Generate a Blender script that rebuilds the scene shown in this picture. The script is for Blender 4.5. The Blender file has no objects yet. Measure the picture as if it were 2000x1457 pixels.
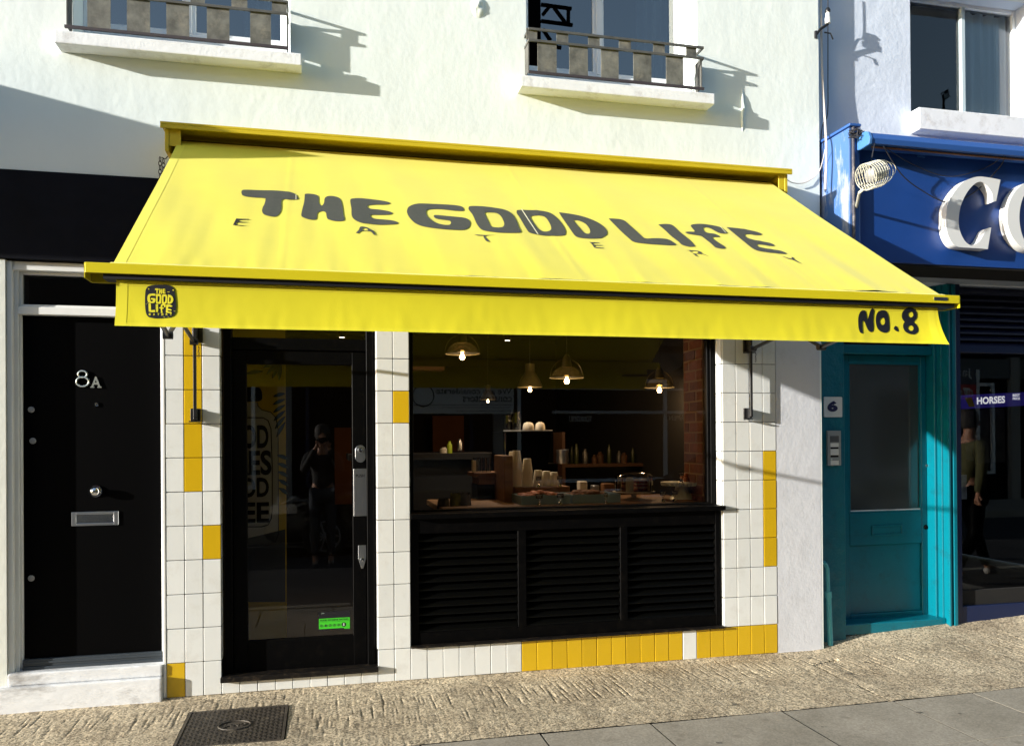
import bpy, bmesh, math, random
from mathutils import Vector, Matrix, noise
from mathutils.geometry import delaunay_2d_cdt
random.seed(8)
S = bpy.context.scene
COL = S.collection
rad = math.radians

# ------------------------------------------------------------------ camera
F_PX, CX, CY = 1600.6, 1003.2, 847.9          # focal length and principal point for a 2000 px wide frame
CAM = Vector((-0.0127, -5.1727, 1.5187))
RIGHT = Vector((0.97350, -0.22841, -0.00713)).normalized()
FWD = Vector((0.22846, 0.97354, 0.00403)).normalized()
UP = RIGHT.cross(FWD).normalized(); RIGHT = FWD.cross(UP).normalized()
cam_d = bpy.data.cameras.new('camera'); cam = bpy.data.objects.new('camera', cam_d); COL.objects.link(cam)
M = Matrix((RIGHT, UP, -FWD)).transposed().to_4x4(); M.translation = CAM
cam.matrix_world = M
cam_d.sensor_width = 36; cam_d.lens = F_PX / 2000 * 36
cam_d.shift_x = (1000 - CX) / 2000; cam_d.shift_y = (CY - 728.5) / 2000
cam_d.clip_start = 0.02; cam_d.clip_end = 500
S.camera = cam

# ------------------------------------------------------------------ light
TO_SUN = Vector((-4.0, -1.0, 0.82)).normalized()
world = bpy.data.worlds.new('World'); S.world = world; world.use_nodes = True
wn = world.node_tree; bg = wn.nodes['Background']
sky = wn.nodes.new('ShaderNodeTexSky'); sky.sky_type = 'NISHITA'; sky.sun_disc = False
sky.sun_elevation = math.asin(TO_SUN.z); sky.sun_rotation = math.atan2(TO_SUN.x, TO_SUN.y) % (2 * math.pi)
sky.air_density = 1.0; sky.dust_density = 0.8; sky.ozone_density = 1.0
wn.links.new(sky.outputs[0], bg.inputs[0]); bg.inputs[1].default_value = 0.15
sun_d = bpy.data.lights.new('sun', 'SUN'); sun_d.energy = 5.0; sun_d.angle = rad(0.5); sun_d.color = (1.0, 0.96, 0.89)
sun = bpy.data.objects.new('sun', sun_d); COL.objects.link(sun)
sun.rotation_euler = (-TO_SUN).to_track_quat('-Z', 'Y').to_euler(); sun.location = (-20, -6, 8)
S.view_settings.view_transform = 'Standard'; S.view_settings.look = 'None'
S.view_settings.gamma = 1; S.view_settings.use_curve_mapping = False
S.view_settings.exposure = 0.95

# ------------------------------------------------------------------ survey helper: photo measurement on a plane of known depth -> metres
def at(u, v, Y=0.0):
    D = FWD + RIGHT * ((u - CX) / F_PX) - UP * ((v - CY) / F_PX)
    return CAM + D * ((Y - CAM.y) / D.y)
def X(u, Y=0.0, v=848): return at(u, v, Y).x
def Z(v, Y=0.0, u=1000): return at(u, v, Y).z
def on_ground(u, v, z=0.0):
    D = FWD + RIGHT * ((u - CX) / F_PX) - UP * ((v - CY) / F_PX)
    return CAM + D * ((z - CAM.z) / D.z)

# ------------------------------------------------------------------ materials
MATS = {}
def srgb(r, g, b):
    f = lambda c: (c / 255 / 12.92) if c / 255 <= 0.04045 else ((c / 255 + 0.055) / 1.055) ** 2.4
    return (f(r), f(g), f(b), 1)
def mat(name, col, rough=0.6, metal=0.0, var=0.0, var_scale=4.0, bump=0.0, bump_scale=60.0, spec=0.5, dirt=None, dirt_amt=0.0,
        dirt_scale=3.0, stretch=(1, 1, 1), bump2=0.0, bump2_scale=6.0, emit=0.0, transl=0.0, rand=0.0, coat=0.0, sheen=0.0):
    if name in MATS: return MATS[name]
    m = bpy.data.materials.new(name); m.use_nodes = True; N = m.node_tree.nodes; L = m.node_tree.links
    b = N['Principled BSDF']; c4 = (col[0], col[1], col[2], 1)
    b.inputs['Base Color'].default_value = c4; b.inputs['Roughness'].default_value = rough
    b.inputs['Metallic'].default_value = metal; b.inputs['Specular IOR Level'].default_value = spec
    b.inputs['Coat Weight'].default_value = coat; b.inputs['Sheen Weight'].default_value = sheen; b.inputs['Sheen Roughness'].default_value = 0.45
    tc = N.new('ShaderNodeTexCoord'); mp = N.new('ShaderNodeMapping'); mp.inputs['Scale'].default_value = stretch
    geo = N.new('ShaderNodeNewGeometry'); L.new(geo.outputs['Position'], mp.inputs[0])
    last = None
    def tex(scale, detail=6, rough_=0.6):
        n = N.new('ShaderNodeTexNoise'); n.inputs['Scale'].default_value = scale; n.inputs['Detail'].default_value = detail
        n.inputs['Roughness'].default_value = rough_; L.new(mp.outputs[0], n.inputs['Vector']); return n
    if var or dirt is not None or rand:
        rgb = N.new('ShaderNodeRGB'); rgb.outputs[0].default_value = c4; last = rgb.outputs[0]
    if var:
        n = tex(var_scale); r = N.new('ShaderNodeMapRange'); r.inputs[1].default_value = 0.3; r.inputs[2].default_value = 0.7
        r.inputs[3].default_value = 1 - var; r.inputs[4].default_value = 1 + var; L.new(n.outputs[0], r.inputs[0])
        v = N.new('ShaderNodeVectorMath'); v.operation = 'SCALE'; L.new(last, v.inputs[0]); L.new(r.outputs[0], v.inputs['Scale']); last = v.outputs[0]
    if rand:
        oi = N.new('ShaderNodeObjectInfo'); r = N.new('ShaderNodeMapRange'); r.inputs[3].default_value = 1 - rand; r.inputs[4].default_value = 1 + rand
        L.new(oi.outputs['Random'], r.inputs[0]); v = N.new('ShaderNodeVectorMath'); v.operation = 'SCALE'
        L.new(last, v.inputs[0]); L.new(r.outputs[0], v.inputs['Scale']); last = v.outputs[0]
    if dirt is not None:
        n = tex(dirt_scale, 10, 0.7); r = N.new('ShaderNodeMapRange'); r.inputs[1].default_value = 0.52; r.inputs[2].default_value = 0.72
        r.inputs[4].default_value = dirt_amt; L.new(n.outputs[0], r.inputs[0])
        mx = N.new('ShaderNodeMix'); mx.data_type = 'RGBA'; L.new(r.outputs[0], mx.inputs[0]); L.new(last, mx.inputs[6])
        mx.inputs[7].default_value = (dirt[0], dirt[1], dirt[2], 1); last = mx.outputs[2]
    if last is not None: L.new(last, b.inputs['Base Color'])
    nrm = None
    if bump2:
        n = tex(bump2_scale, 4); bp = N.new('ShaderNodeBump'); bp.inputs['Distance'].default_value = bump2; bp.inputs['Strength'].default_value = 1
        L.new(n.outputs[0], bp.inputs['Height']); nrm = bp.outputs[0]
    if bump:
        n = tex(bump_scale, 8); bp = N.new('ShaderNodeBump'); bp.inputs['Distance'].default_value = bump; bp.inputs['Strength'].default_value = 1
        L.new(n.outputs[0], bp.inputs['Height'])
        if nrm: L.new(nrm, bp.inputs['Normal'])
        nrm = bp.outputs[0]
    if nrm: L.new(nrm, b.inputs['Normal'])
    if emit:
        b.inputs['Emission Color'].default_value = c4; b.inputs['Emission Strength'].default_value = emit
    if transl:
        t = N.new('ShaderNodeBsdfTranslucent'); t.inputs[0].default_value = c4
        mx = N.new('ShaderNodeMixShader'); mx.inputs[0].default_value = transl
        L.new(b.outputs[0], mx.inputs[1]); L.new(t.outputs[0], mx.inputs[2]); L.new(mx.outputs[0], N['Material Output'].inputs[0])
    MATS[name] = m; return m
def glass(name, tint=(0.85, 0.88, 0.88), gain=2.0, rough=0.0, haze=0.0):
    """front sheet of a pane: mirror part by Fresnel (both faces of the sheet together), the rest passes through tinted"""
    if name in MATS: return MATS[name]
    m = bpy.data.materials.new(name); m.use_nodes = True; N = m.node_tree.nodes; L = m.node_tree.links; N.clear()
    out = N.new('ShaderNodeOutputMaterial'); fr = N.new('ShaderNodeFresnel'); fr.inputs[0].default_value = 1.5
    mu = N.new('ShaderNodeMath'); mu.operation = 'MULTIPLY'; mu.inputs[1].default_value = gain; mu.use_clamp = True; L.new(fr.outputs[0], mu.inputs[0])
    t = N.new('ShaderNodeBsdfTransparent'); t.inputs[0].default_value = (*tint, 1)
    g = N.new('ShaderNodeBsdfGlossy'); g.inputs['Roughness'].default_value = rough
    mx = N.new('ShaderNodeMixShader'); L.new(mu.outputs[0], mx.inputs[0]); L.new(t.outputs[0], mx.inputs[1]); L.new(g.outputs[0], mx.inputs[2])
    o = mx.outputs[0]
    if haze:
        d = N.new('ShaderNodeBsdfDiffuse'); d.inputs[0].default_value = (0.35, 0.37, 0.36, 1)
        m2 = N.new('ShaderNodeMixShader'); m2.inputs[0].default_value = haze; L.new(o, m2.inputs[1]); L.new(d.outputs[0], m2.inputs[2]); o = m2.outputs[0]
    L.new(o, out.inputs[0]); MATS[name] = m; return m
def clear(name='pane_edge', tint=(1, 1, 1)):
    if name in MATS: return MATS[name]
    m = bpy.data.materials.new(name); m.use_nodes = True; N = m.node_tree.nodes; L = m.node_tree.links; N.clear()
    out = N.new('ShaderNodeOutputMaterial'); t = N.new('ShaderNodeBsdfTransparent'); t.inputs[0].default_value = (*tint, 1)
    L.new(t.outputs[0], out.inputs[0]); MATS[name] = m; return m

m_render = mat('cream_render', (0.80, 0.87, 0.845), 0.85, var=0.03, var_scale=1.6, bump=0.0012, bump_scale=20, bump2=0.008, bump2_scale=2.0, dirt=(0.74, 0.79, 0.72), dirt_amt=0.5, dirt_scale=1.6, stretch=(1.1, 1, .8))
m_render2 = mat('pale_blue_render', (0.66, 0.73, 0.84), 0.85, var=0.04, var_scale=2, bump=0.002, bump_scale=25, bump2=0.009, bump2_scale=4)
m_white = mat('white_paint', (0.78, 0.79, 0.77), 0.5, var=0.04, bump=0.0008, bump_scale=40)
m_lowwall = mat('off_white_wall', (0.66, 0.68, 0.62), 0.8, var=0.04, bump=0.002, bump_scale=25)
m_step = mat('chipped_white_step', (0.72, 0.74, 0.76), 0.6, var=0.05, bump=0.004, bump_scale=18, dirt=(0.16, 0.14, 0.12), dirt_amt=0.75, dirt_scale=5.5, stretch=(0.6, 1, 1.6))
m_sill = mat('weathered_white_sill', (0.84, 0.86, 0.87), 0.7, var=0.04, bump=0.002, bump_scale=40, dirt=(0.34, 0.30, 0.26), dirt_amt=0.5, dirt_scale=9)
m_pilaster = mat('lavender_render', (0.62, 0.64, 0.685), 0.85, var=0.04, var_scale=3, bump=0.0015, bump_scale=40, bump2=0.004, dirt=(0.28, 0.26, 0.25), dirt_amt=0.25, dirt_scale=6)
m_band = mat('black_fascia_paint', (0.0045, 0.005, 0.009), 0.6, var=0.3, bump=0.0015, bump_scale=16, bump2=0.003, spec=0.10)
m_black = mat('black_gloss_paint', (0.0018, 0.0018, 0.002), 0.45, spec=0.06, bump=0.0003, bump_scale=60, dirt=(0.012, 0.010, 0.008), dirt_amt=0.35, dirt_scale=18)
m_doorblack = mat('black_satin_door', (0.0011, 0.0011, 0.0013), 0.5, spec=0.04, bump=0.0002, bump_scale=120)
m_weather = mat('grey_weather_bar', (0.035, 0.045, 0.055), 0.45)
m_ledge = mat('scuffed_black_ledge', (0.006, 0.005, 0.0045), 0.5, spec=.2, dirt=(0.09, 0.065, 0.04), dirt_amt=0.6, dirt_scale=26, bump=0.001, bump_scale=80)
m_slat = mat('black_slat_paint', (0.0016, 0.0017, 0.0016), 0.4, spec=0.14)
m_tile = mat('white_glazed_tile', (0.71, 0.73, 0.715), 0.14, var=0.015, var_scale=9, rand=0.035, bump=0.0006, bump_scale=7, spec=0.5, dirt=(0.45, 0.42, 0.36), dirt_amt=0.3, dirt_scale=7)
m_tiley = mat('yellow_glazed_tile', (0.60, 0.385, 0.010), 0.16, var=0.02, var_scale=9, rand=0.08, bump=0.0006, bump_scale=7)
m_grout = mat('dark_grout', (0.018, 0.018, 0.017), 0.9)
m_fabric = mat('yellow_canvas', (0.70, 0.622, 0.012), 0.7, var=0.05, var_scale=1.6, bump=0.0006, bump_scale=260, spec=0.3, sheen=0.16, dirt=(0.60, 0.52, 0.012), dirt_amt=0.25, dirt_scale=2.2)
m_hem = mat('yellow_canvas_hem', (0.74, 0.665, 0.022), 0.7, transl=0.03, spec=0.3, sheen=0.16)
m_yel = mat('yellow_powder_coat', (0.66, 0.56, 0.010), 0.38, var=0.03)
m_yeldark = mat('yellow_timber_hood', (0.58, 0.44, 0.010), 0.5, var=0.05)
m_print = mat('charcoal_print', (0.055, 0.058, 0.045), 0.75, var=0.1, var_scale=40, dirt=(0.10, 0.10, 0.07), dirt_amt=0.4, dirt_scale=60)
m_printb = mat('black_print', (0.006, 0.006, 0.010), 0.5)
m_crease = mat('pale_crease', (0.80, 0.76, 0.50), 0.8)
m_iron = mat('black_iron', (0.010, 0.010, 0.011), 0.35, spec=0.5, bump=0.0004)
m_rust = mat('weathered_steel_plate', (0.14, 0.14, 0.12), 0.65, var=0.45, var_scale=14, bump=0.001, dirt=(0.32, 0.29, 0.22), dirt_amt=0.6, dirt_scale=11)
m_rail = mat('weathered_steel_rail', (0.085, 0.085, 0.078), 0.6, var=0.3, var_scale=9)
m_railb = mat('dark_base_rail', (0.05, 0.04, 0.045), 0.6)
m_steel = mat('brushed_steel', (0.55, 0.57, 0.60), 0.32, metal=1.0, bump=0.0002, stretch=(80, 80, 1))
m_chrome = mat('chrome', (0.75, 0.75, 0.76), 0.12, metal=1.0)
m_wframe = mat('white_upvc', (0.78, 0.80, 0.82), 0.4)
m_curtain = mat('grey_curtain', (0.45, 0.52, 0.54), 0.9, var=0.1)
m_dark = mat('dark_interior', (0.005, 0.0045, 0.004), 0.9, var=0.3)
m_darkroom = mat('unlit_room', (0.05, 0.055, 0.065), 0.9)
m_teal = mat('teal_gloss_paint', (0.0, 0.150, 0.205), 0.3, var=0.06, var_scale=5, bump=0.0008, bump_scale=50, dirt=(0.01, 0.06, 0.08), dirt_amt=0.5, dirt_scale=9)
m_tealrough = mat('teal_painted_render', (0.0, 0.135, 0.19), 0.4, var=0.06, bump=0.004, bump_scale=14, bump2=0.010, bump2_scale=7, dirt=(0.01, 0.05, 0.07), dirt_amt=0.5, dirt_scale=8)
m_tealpipe = mat('light_teal_pipe', (0.10, 0.45, 0.50), 0.35)
m_blue = mat('royal_blue_sign', (0.009, 0.052, 0.24), 0.35, var=0.12, var_scale=2.5, bump=0.0006, bump_scale=20, dirt=(0.02, 0.06, 0.25), dirt_amt=0.3, dirt_scale=4)
m_bluemid = mat('mid_blue_metal', (0.030, 0.105, 0.36), 0.4)
m_bluepeel = mat('peeling_blue_paint', (0.050, 0.135, 0.36), 0.6, var=0.1, dirt=(0.55, 0.53, 0.50), dirt_amt=1.0, dirt_scale=7.0, stretch=(1, 1, 0.28), bump=0.002, bump_scale=30)
m_navy = mat('navy_paint', (0.005, 0.014, 0.06), 0.35)
m_signw = mat('white_acrylic', (0.72, 0.73, 0.71), 0.35)
m_cable = mat('white_cable', (0.62, 0.56, 0.52), 0.6)
m_cableb = mat('black_cable', (0.02, 0.02, 0.025), 0.6)
m_cage = mat('cream_wire', (0.55, 0.54, 0.44), 0.5)
m_brick = mat('red_interior_brick', (0.15, 0.045, 0.018), 0.85, var=0.25, var_scale=20, rand=0.3, bump=0.003, bump_scale=40)
m_mortar = mat('pale_mortar', (0.24, 0.15, 0.07), 0.9, bump=0.002)
m_wood = mat('oak_counter', (0.20, 0.105, 0.040), 0.5, var=0.3, var_scale=5, stretch=(1, 8, 8), bump=0.001)
m_woodd = mat('brown_box', (0.17, 0.075, 0.025), 0.6, var=0.1)
m_cup = mat('paper_cup', (0.86, 0.80, 0.66), 0.7)
m_china = mat('white_china', (0.70, 0.64, 0.52), 0.3)
m_tray = mat('pale_blue_tray', (0.20, 0.30, 0.33), 0.5)
m_pastry = mat('baked_pastry', (0.36, 0.10, 0.02), 0.6, var=0.4, var_scale=30, bump=0.006, bump_scale=50)
m_nuts = mat('brown_granola', (0.14, 0.05, 0.015), 0.7, var=0.5, var_scale=60, bump=0.008, bump_scale=80)
m_cakew = mat('cream_icing', (0.70, 0.56, 0.34), 0.6)
m_caker = mat('red_sponge', (0.20, 0.025, 0.012), 0.8, bump=0.003)
m_tin = mat('ribbed_tin', (0.75, 0.80, 0.70), 0.35, metal=0.2)
m_card = mat('black_card', (0.02, 0.02, 0.024), 0.6)
m_orange = mat('orange_wall', (0.14, 0.05, 0.010), 0.8, var=0.08)
m_mural = mat('mural_yellow', (0.60, 0.42, 0.015), 0.7)
m_muralg = mat('mural_grey', (0.55, 0.55, 0.50), 0.7)
m_muralb = mat('mural_black', (0.006, 0.006, 0.006), 0.7)
m_murall = mat('mural_leaf', (0.05, 0.10, 0.09), 0.7)
m_green = mat('green_sticker', (0.05, 0.55, 0.02), 0.5)
m_lime = mat('lime_plastic', (0.28, 0.36, 0.01), 0.5)
m_shade = mat('ribbed_lamp_tin', (0.10, 0.085, 0.04), 0.35, metal=0.2)
m_bulb = mat('lit_bulb', (1.0, 0.62, 0.28), 0.5, emit=22.0)
m_spot = mat('lit_spotlight', (1.0, 0.86, 0.72), 0.5, emit=3.0)
m_conc_base = None

# ------------------------------------------------------------------ mesh builder
class MB:
    def __init__(s): s.v = []; s.f = []; s.m = []
    def add(s, vs, fs, mi=0):
        o = len(s.v); s.v += [Vector(p) for p in vs]; s.f += [tuple(i + o for i in f) for f in fs]; s.m += [mi] * len(fs); return s
    def box(s, x0, x1, y0, y1, z0, z1, mi=0, front=None):
        if x0 > x1: x0, x1 = x1, x0
        if y0 > y1: y0, y1 = y1, y0
        if z0 > z1: z0, z1 = z1, z0
        o = len(s.v)
        s.v += [Vector(p) for p in ((x0,y0,z0),(x1,y0,z0),(x1,y1,z0),(x0,y1,z0),(x0,y0,z1),(x1,y0,z1),(x1,y1,z1),(x0,y1,z1))]
        fs = [(0,1,5,4),(1,2,6,5),(2,3,7,6),(3,0,4,7),(4,5,6,7),(3,2,1,0)]
        s.f += [tuple(i + o for i in f) for f in fs]; s.m += [mi if (front is None or k == 0) else front for k in range(6)]; return s
    def tube(s, pts, r, n=8, mi=0, cap=True):
        pts = [Vector(p) for p in pts]; o = len(s.v); k = len(pts); rs = r if isinstance(r, (list, tuple)) else [r] * k
        prev = None
        for i, p in enumerate(pts):
            d = (pts[min(i + 1, k - 1)] - pts[max(i - 1, 0)]).normalized()
            a = Vector((0, 0, 1)) if abs(d.z) < 0.9 else Vector((1, 0, 0))
            if prev is not None: a = prev
            e = d.cross(a).normalized(); a = e.cross(d).normalized(); prev = a
            for j in range(n):
                t = 2 * math.pi * j / n; s.v.append(p + (e * math.cos(t) + a * math.sin(t)) * rs[i])
        for i in range(k - 1):
            for j in range(n):
                s.f.append((o + i*n + j, o + i*n + (j+1) % n, o + (i+1)*n + (j+1) % n, o + (i+1)*n + j)); s.m.append(mi)
        if cap:
            s.f.append(tuple(o + j for j in reversed(range(n)))); s.f.append(tuple(o + (k-1)*n + j for j in range(n))); s.m += [mi, mi]
        return s
    def lathe(s, c, prof, n=20, axis='z', mi=0):
        c = Vector(c); o = len(s.v); k = len(prof)
        for r, h in prof:
            for j in range(n):
                t = 2 * math.pi * j / n; a, b = r * math.cos(t), r * math.sin(t)
                s.v.append(c + Vector({'z': (a, b, h), 'y': (a, h, b), 'x': (h, a, b)}[axis]))
        for i in range(k - 1):
            for j in range(n):
                q = (o + i*n + j, o + i*n + (j+1) % n, o + (i+1)*n + (j+1) % n, o + (i+1)*n + j)
                s.f.append(q if axis == 'z' else tuple(reversed(q))); s.m.append(mi)
        for i, rev in ((0, True), (k-1, False)):
            if prof[i][0] > 1e-6:
                f = [o + i*n + j for j in range(n)]
                if rev != (axis != 'z'): f.reverse()
                s.f.append(tuple(f)); s.m.append(mi)
        return s
    def prism(s, poly, y0, y1, mi=0):
        """polygon in XZ extruded from y0 (front) to y1"""
        n = len(poly); o = len(s.v)
        s.v += [Vector((p[0], y0, p[1])) for p in poly] + [Vector((p[0], y1, p[1])) for p in poly]
        s.f.append(tuple(o + i for i in range(n))); s.f.append(tuple(o + n + i for i in reversed(range(n)))); s.m += [mi, mi]
        for i in range(n):
            j = (i + 1) % n; s.f.append((o + i, o + n + i, o + n + j, o + j)); s.m.append(mi)
        return s
    def grid(s, nx, ny, fn, mi=0, flip=False):
        o = len(s.v)
        for j in range(ny + 1):
            for i in range(nx + 1): s.v.append(Vector(fn(i / nx, j / ny)))
        for j in range(ny):
            for i in range(nx):
                a = o + j*(nx+1) + i; q = (a, a+1, a+nx+2, a+nx+1); s.f.append(tuple(reversed(q)) if flip else q); s.m.append(mi)
        return s

def W(parent):
    p = Vector((0, 0, 0))
    while parent is not None: p += parent.location; parent = parent.parent
    return p
def link(name, me, parent=None, loc=(0, 0, 0)):
    o = bpy.data.objects.new(name, me); COL.objects.link(o); o.parent = parent; o.location = loc; return o
def build(name, mb, mats, parent=None, bevel=0.0, smooth=False, seg=1, weld=True):
    me = bpy.data.meshes.new(name); off = W(parent)
    me.from_pydata([tuple(p - off) for p in mb.v], [], mb.f)
    for m in (mats if isinstance(mats, (list, tuple)) else [mats]): me.materials.append(m)
    for p, mi in zip(me.polygons, mb.m): p.material_index = mi
    bm = bmesh.new(); bm.from_mesh(me)
    if weld: bmesh.ops.recalc_face_normals(bm, faces=bm.faces)
    if bevel:
        es = [e for e in bm.edges if len(e.link_faces) == 2 and e.calc_face_angle(0) > 0.6]
        bmesh.ops.bevel(bm, geom=es, offset=bevel, segments=seg, affect='EDGES', profile=0.6, clamp_overlap=True)
    bm.to_mesh(me); bm.free()
    if smooth:
        for p in me.polygons: p.use_smooth = True
        try: me.set_sharp_from_angle(angle=rad(40))
        except Exception: pass
    return link(name, me, parent)
def tag(o, label=None, cat=None, group=None, kind=None):
    if label: o['label'] = label
    if cat: o['category'] = cat
    if group: o['group'] = group
    if kind: o['kind'] = kind
    return o
def thing(name, loc, label, cat, group=None):
    return tag(link(name, None, None, loc), label, cat, group)
def copy_tree(o, parent=None, loc=None):
    c = o.copy(); COL.objects.link(c); c.parent = parent
    if loc is not None: c.location = loc
    for ch in list(o.children): copy_tree(ch, c)
    return c

# outlines ------------------------------------------------------------------
def smooth_loop(pts, steps=5):
    """closed Catmull-Rom; a point given as (x, y, 1) stays a sharp corner"""
    n = len(pts); out = []
    for i in range(n):
        p1, p2 = pts[i], pts[(i+1) % n]
        p0 = pts[i-1] if len(p1) == 2 else p1; p3 = pts[(i+2) % n] if len(p2) == 2 else p2
        a, b, c, d = [Vector((q[0], q[1])) for q in (p0, p1, p2, p3)]
        for k in range(steps):
            t = k / steps
            out.append(0.5 * ((2*b) + (c-a)*t + (2*a-5*b+4*c-d)*t*t + (3*b-a-3*c+d)*t**3))
    return out
def fill(loops, grid=0.0):
    """loops: outer + holes in 2D -> verts, tris, tagged outline loops"""
    vs = []; es = []
    for lp in loops:
        o = len(vs); vs += [Vector((p[0], p[1])) for p in lp]; es += [(o+i, o+(i+1) % len(lp)) for i in range(len(lp))]
    if grid:
        x0 = min(p.x for p in vs); x1 = max(p.x for p in vs); y0 = min(p.y for p in vs); y1 = max(p.y for p in vs)
        x = x0 + grid/2
        while x < x1:
            y = y0 + grid/2
            while y < y1: vs.append(Vector((x, y))); y += grid
            x += grid
    r = delaunay_2d_cdt(vs, es, [], 0, 1e-6)
    V, Fc = r[0], r[2]
    def inside(p):
        c = False
        for lp in loops:
            n = len(lp); j = n - 1
            for i in range(n):
                a, b = lp[i], lp[j]
                if (a[1] > p[1]) != (b[1] > p[1]) and p[0] < (b[0]-a[0])*(p[1]-a[1])/(b[1]-a[1])+a[0]: c = not c
                j = i
        return c
    T = [f for f in Fc if inside(sum((V[i] for i in f), Vector((0, 0))) / len(f))]
    return V, T
def solid(mb, loops, fn, d=None, mi=0, grid=0.0):
    """fill 2D loops, map with fn(x, y) -> world; d: extrusion vector for a solid"""
    V, T = fill(loops, grid); o = len(mb.v)
    mb.v += [Vector(fn(p.x, p.y)) for p in V]; mb.f += [tuple(o+i for i in t) for t in T]; mb.m += [mi]*len(T)
    if d is not None:
        d = Vector(d); o2 = len(mb.v); mb.v += [mb.v[o+i] + d for i in range(len(V))]
        mb.f += [tuple(o2+i for i in reversed(t)) for t in T]; mb.m += [mi]*len(T)
        cnt = {}
        for t in T:
            for a, b in zip(t, t[1:] + t[:1]): cnt[(a, b)] = cnt.get((a, b), 0) + 1
        for (a, b) in list(cnt):
            if (b, a) not in cnt: mb.f.append((o+b, o+a, o2+a, o2+b)); mb.m.append(mi)
    return mb
def text_loops(txt, bold=0.0, res=4):
    """built-in font outline -> (verts, faces) normalised to its own box 0..1"""
    cu = bpy.data.curves.new('text_tmp', 'FONT'); cu.body = txt; cu.offset = bold; cu.resolution_u = res
    ob = bpy.data.objects.new('text_tmp', cu); COL.objects.link(ob)
    dg = bpy.context.evaluated_depsgraph_get(); me = bpy.data.meshes.new_from_object(ob.evaluated_get(dg))
    V = [Vector((v.co.x, v.co.y)) for v in me.vertices]; Fc = [tuple(p.vertices) for p in me.polygons]
    bpy.data.objects.remove(ob); bpy.data.curves.remove(cu); bpy.data.meshes.remove(me)
    x0 = min(v.x for v in V); x1 = max(v.x for v in V); y0 = min(v.y for v in V); y1 = max(v.y for v in V)
    return [((v.x-x0)/(x1-x0), (v.y-y0)/(y1-y0)) for v in V], Fc
def text(mb, txt, fn, bold=0.0, d=None, mi=0, res=4):
    """lay text over the unit square mapped by fn(s, t) (t up)"""
    V, Fc = text_loops(txt, bold, res); o = len(mb.v)
    mb.v += [Vector(fn(*p)) for p in V]; mb.f += [tuple(o+i for i in f) for f in Fc]; mb.m += [mi]*len(Fc)
    if d is not None:
        d = Vector(d); o2 = len(mb.v); mb.v += [mb.v[o+i] + d for i in range(len(V))]
        mb.f += [tuple(o2+i for i in reversed(f)) for f in Fc]; mb.m += [mi]*len(Fc)
        cnt = set()
        for f in Fc:
            for a, b in zip(f, f[1:] + f[:1]): cnt.add((a, b))
        for (a, b) in cnt:
            if (b, a) not in cnt: mb.f.append((o+b, o+a, o2+a, o2+b)); mb.m.append(mi)
    return mb
def rect_fn(x0, x1, z0, z1, y): return lambda s, t: (x0 + (x1-x0)*s, y, z0 + (z1-z0)*t)
def pane(name, x0, x1, z0, z1, y, parent, gm, th=0.006):
    return build(name, MB().box(x0, x1, y, y + th, z0, z1, 0, front=1), [gm, clear()], parent)
def ring(mb, x0, x1, z0, z1, w, y0, y1, mi=0, wt=None, wb=None):
    """rectangular frame: two stiles, two rails butted between them"""
    wt = w if wt is None else wt; wb = w if wb is None else wb
    mb.box(x0, x0+w, y0, y1, z0, z1, mi); mb.box(x1-w, x1, y0, y1, z0, z1, mi)
    mb.box(x0+w, x1-w, y0, y1, z1-wt, z1, mi); mb.box(x0+w, x1-w, y0, y1, z0, z0+wb, mi); return mb
def holed(mb, x0, x1, z0, z1, holes, y0, y1, mi=0, sub=0.0):
    """wall sheet in the XZ plane, thickness y0 (street) .. y1, with rectangular openings and their reveals"""
    xs = sorted({x0, x1, *[h[0] for h in holes], *[h[1] for h in holes]}); zs = sorted({z0, z1, *[h[2] for h in holes], *[h[3] for h in holes]})
    xs = [x for x in xs if x0 <= x <= x1]; zs = [z for z in zs if z0 <= z <= z1]
    for a, b in zip(xs, xs[1:]):
        for c, d in zip(zs, zs[1:]):
            mx, mz = (a+b)/2, (c+d)/2
            if any(h[0] < mx < h[1] and h[2] < mz < h[3] for h in holes): continue
            mb.add([(a,y0,c),(b,y0,c),(b,y0,d),(a,y0,d)], [(0,1,2,3)], mi); mb.add([(a,y1,c),(b,y1,c),(b,y1,d),(a,y1,d)], [(3,2,1,0)], mi)
    for h in holes + [(x0, x1, z0, z1)]:
        a, b, c, d = h
        mb.add([(a,y0,c),(a,y1,c),(a,y1,d),(a,y0,d)], [(0,1,2,3)], mi); mb.add([(b,y0,c),(b,y1,c),(b,y1,d),(b,y0,d)], [(3,2,1,0)], mi)
        mb.add([(a,y0,c),(b,y0,c),(b,y1,c),(a,y1,c)], [(0,1,2,3)], mi); mb.add([(a,y0,d),(b,y0,d),(b,y1,d),(a,y1,d)], [(3,2,1,0)], mi)
    return mb
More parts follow.
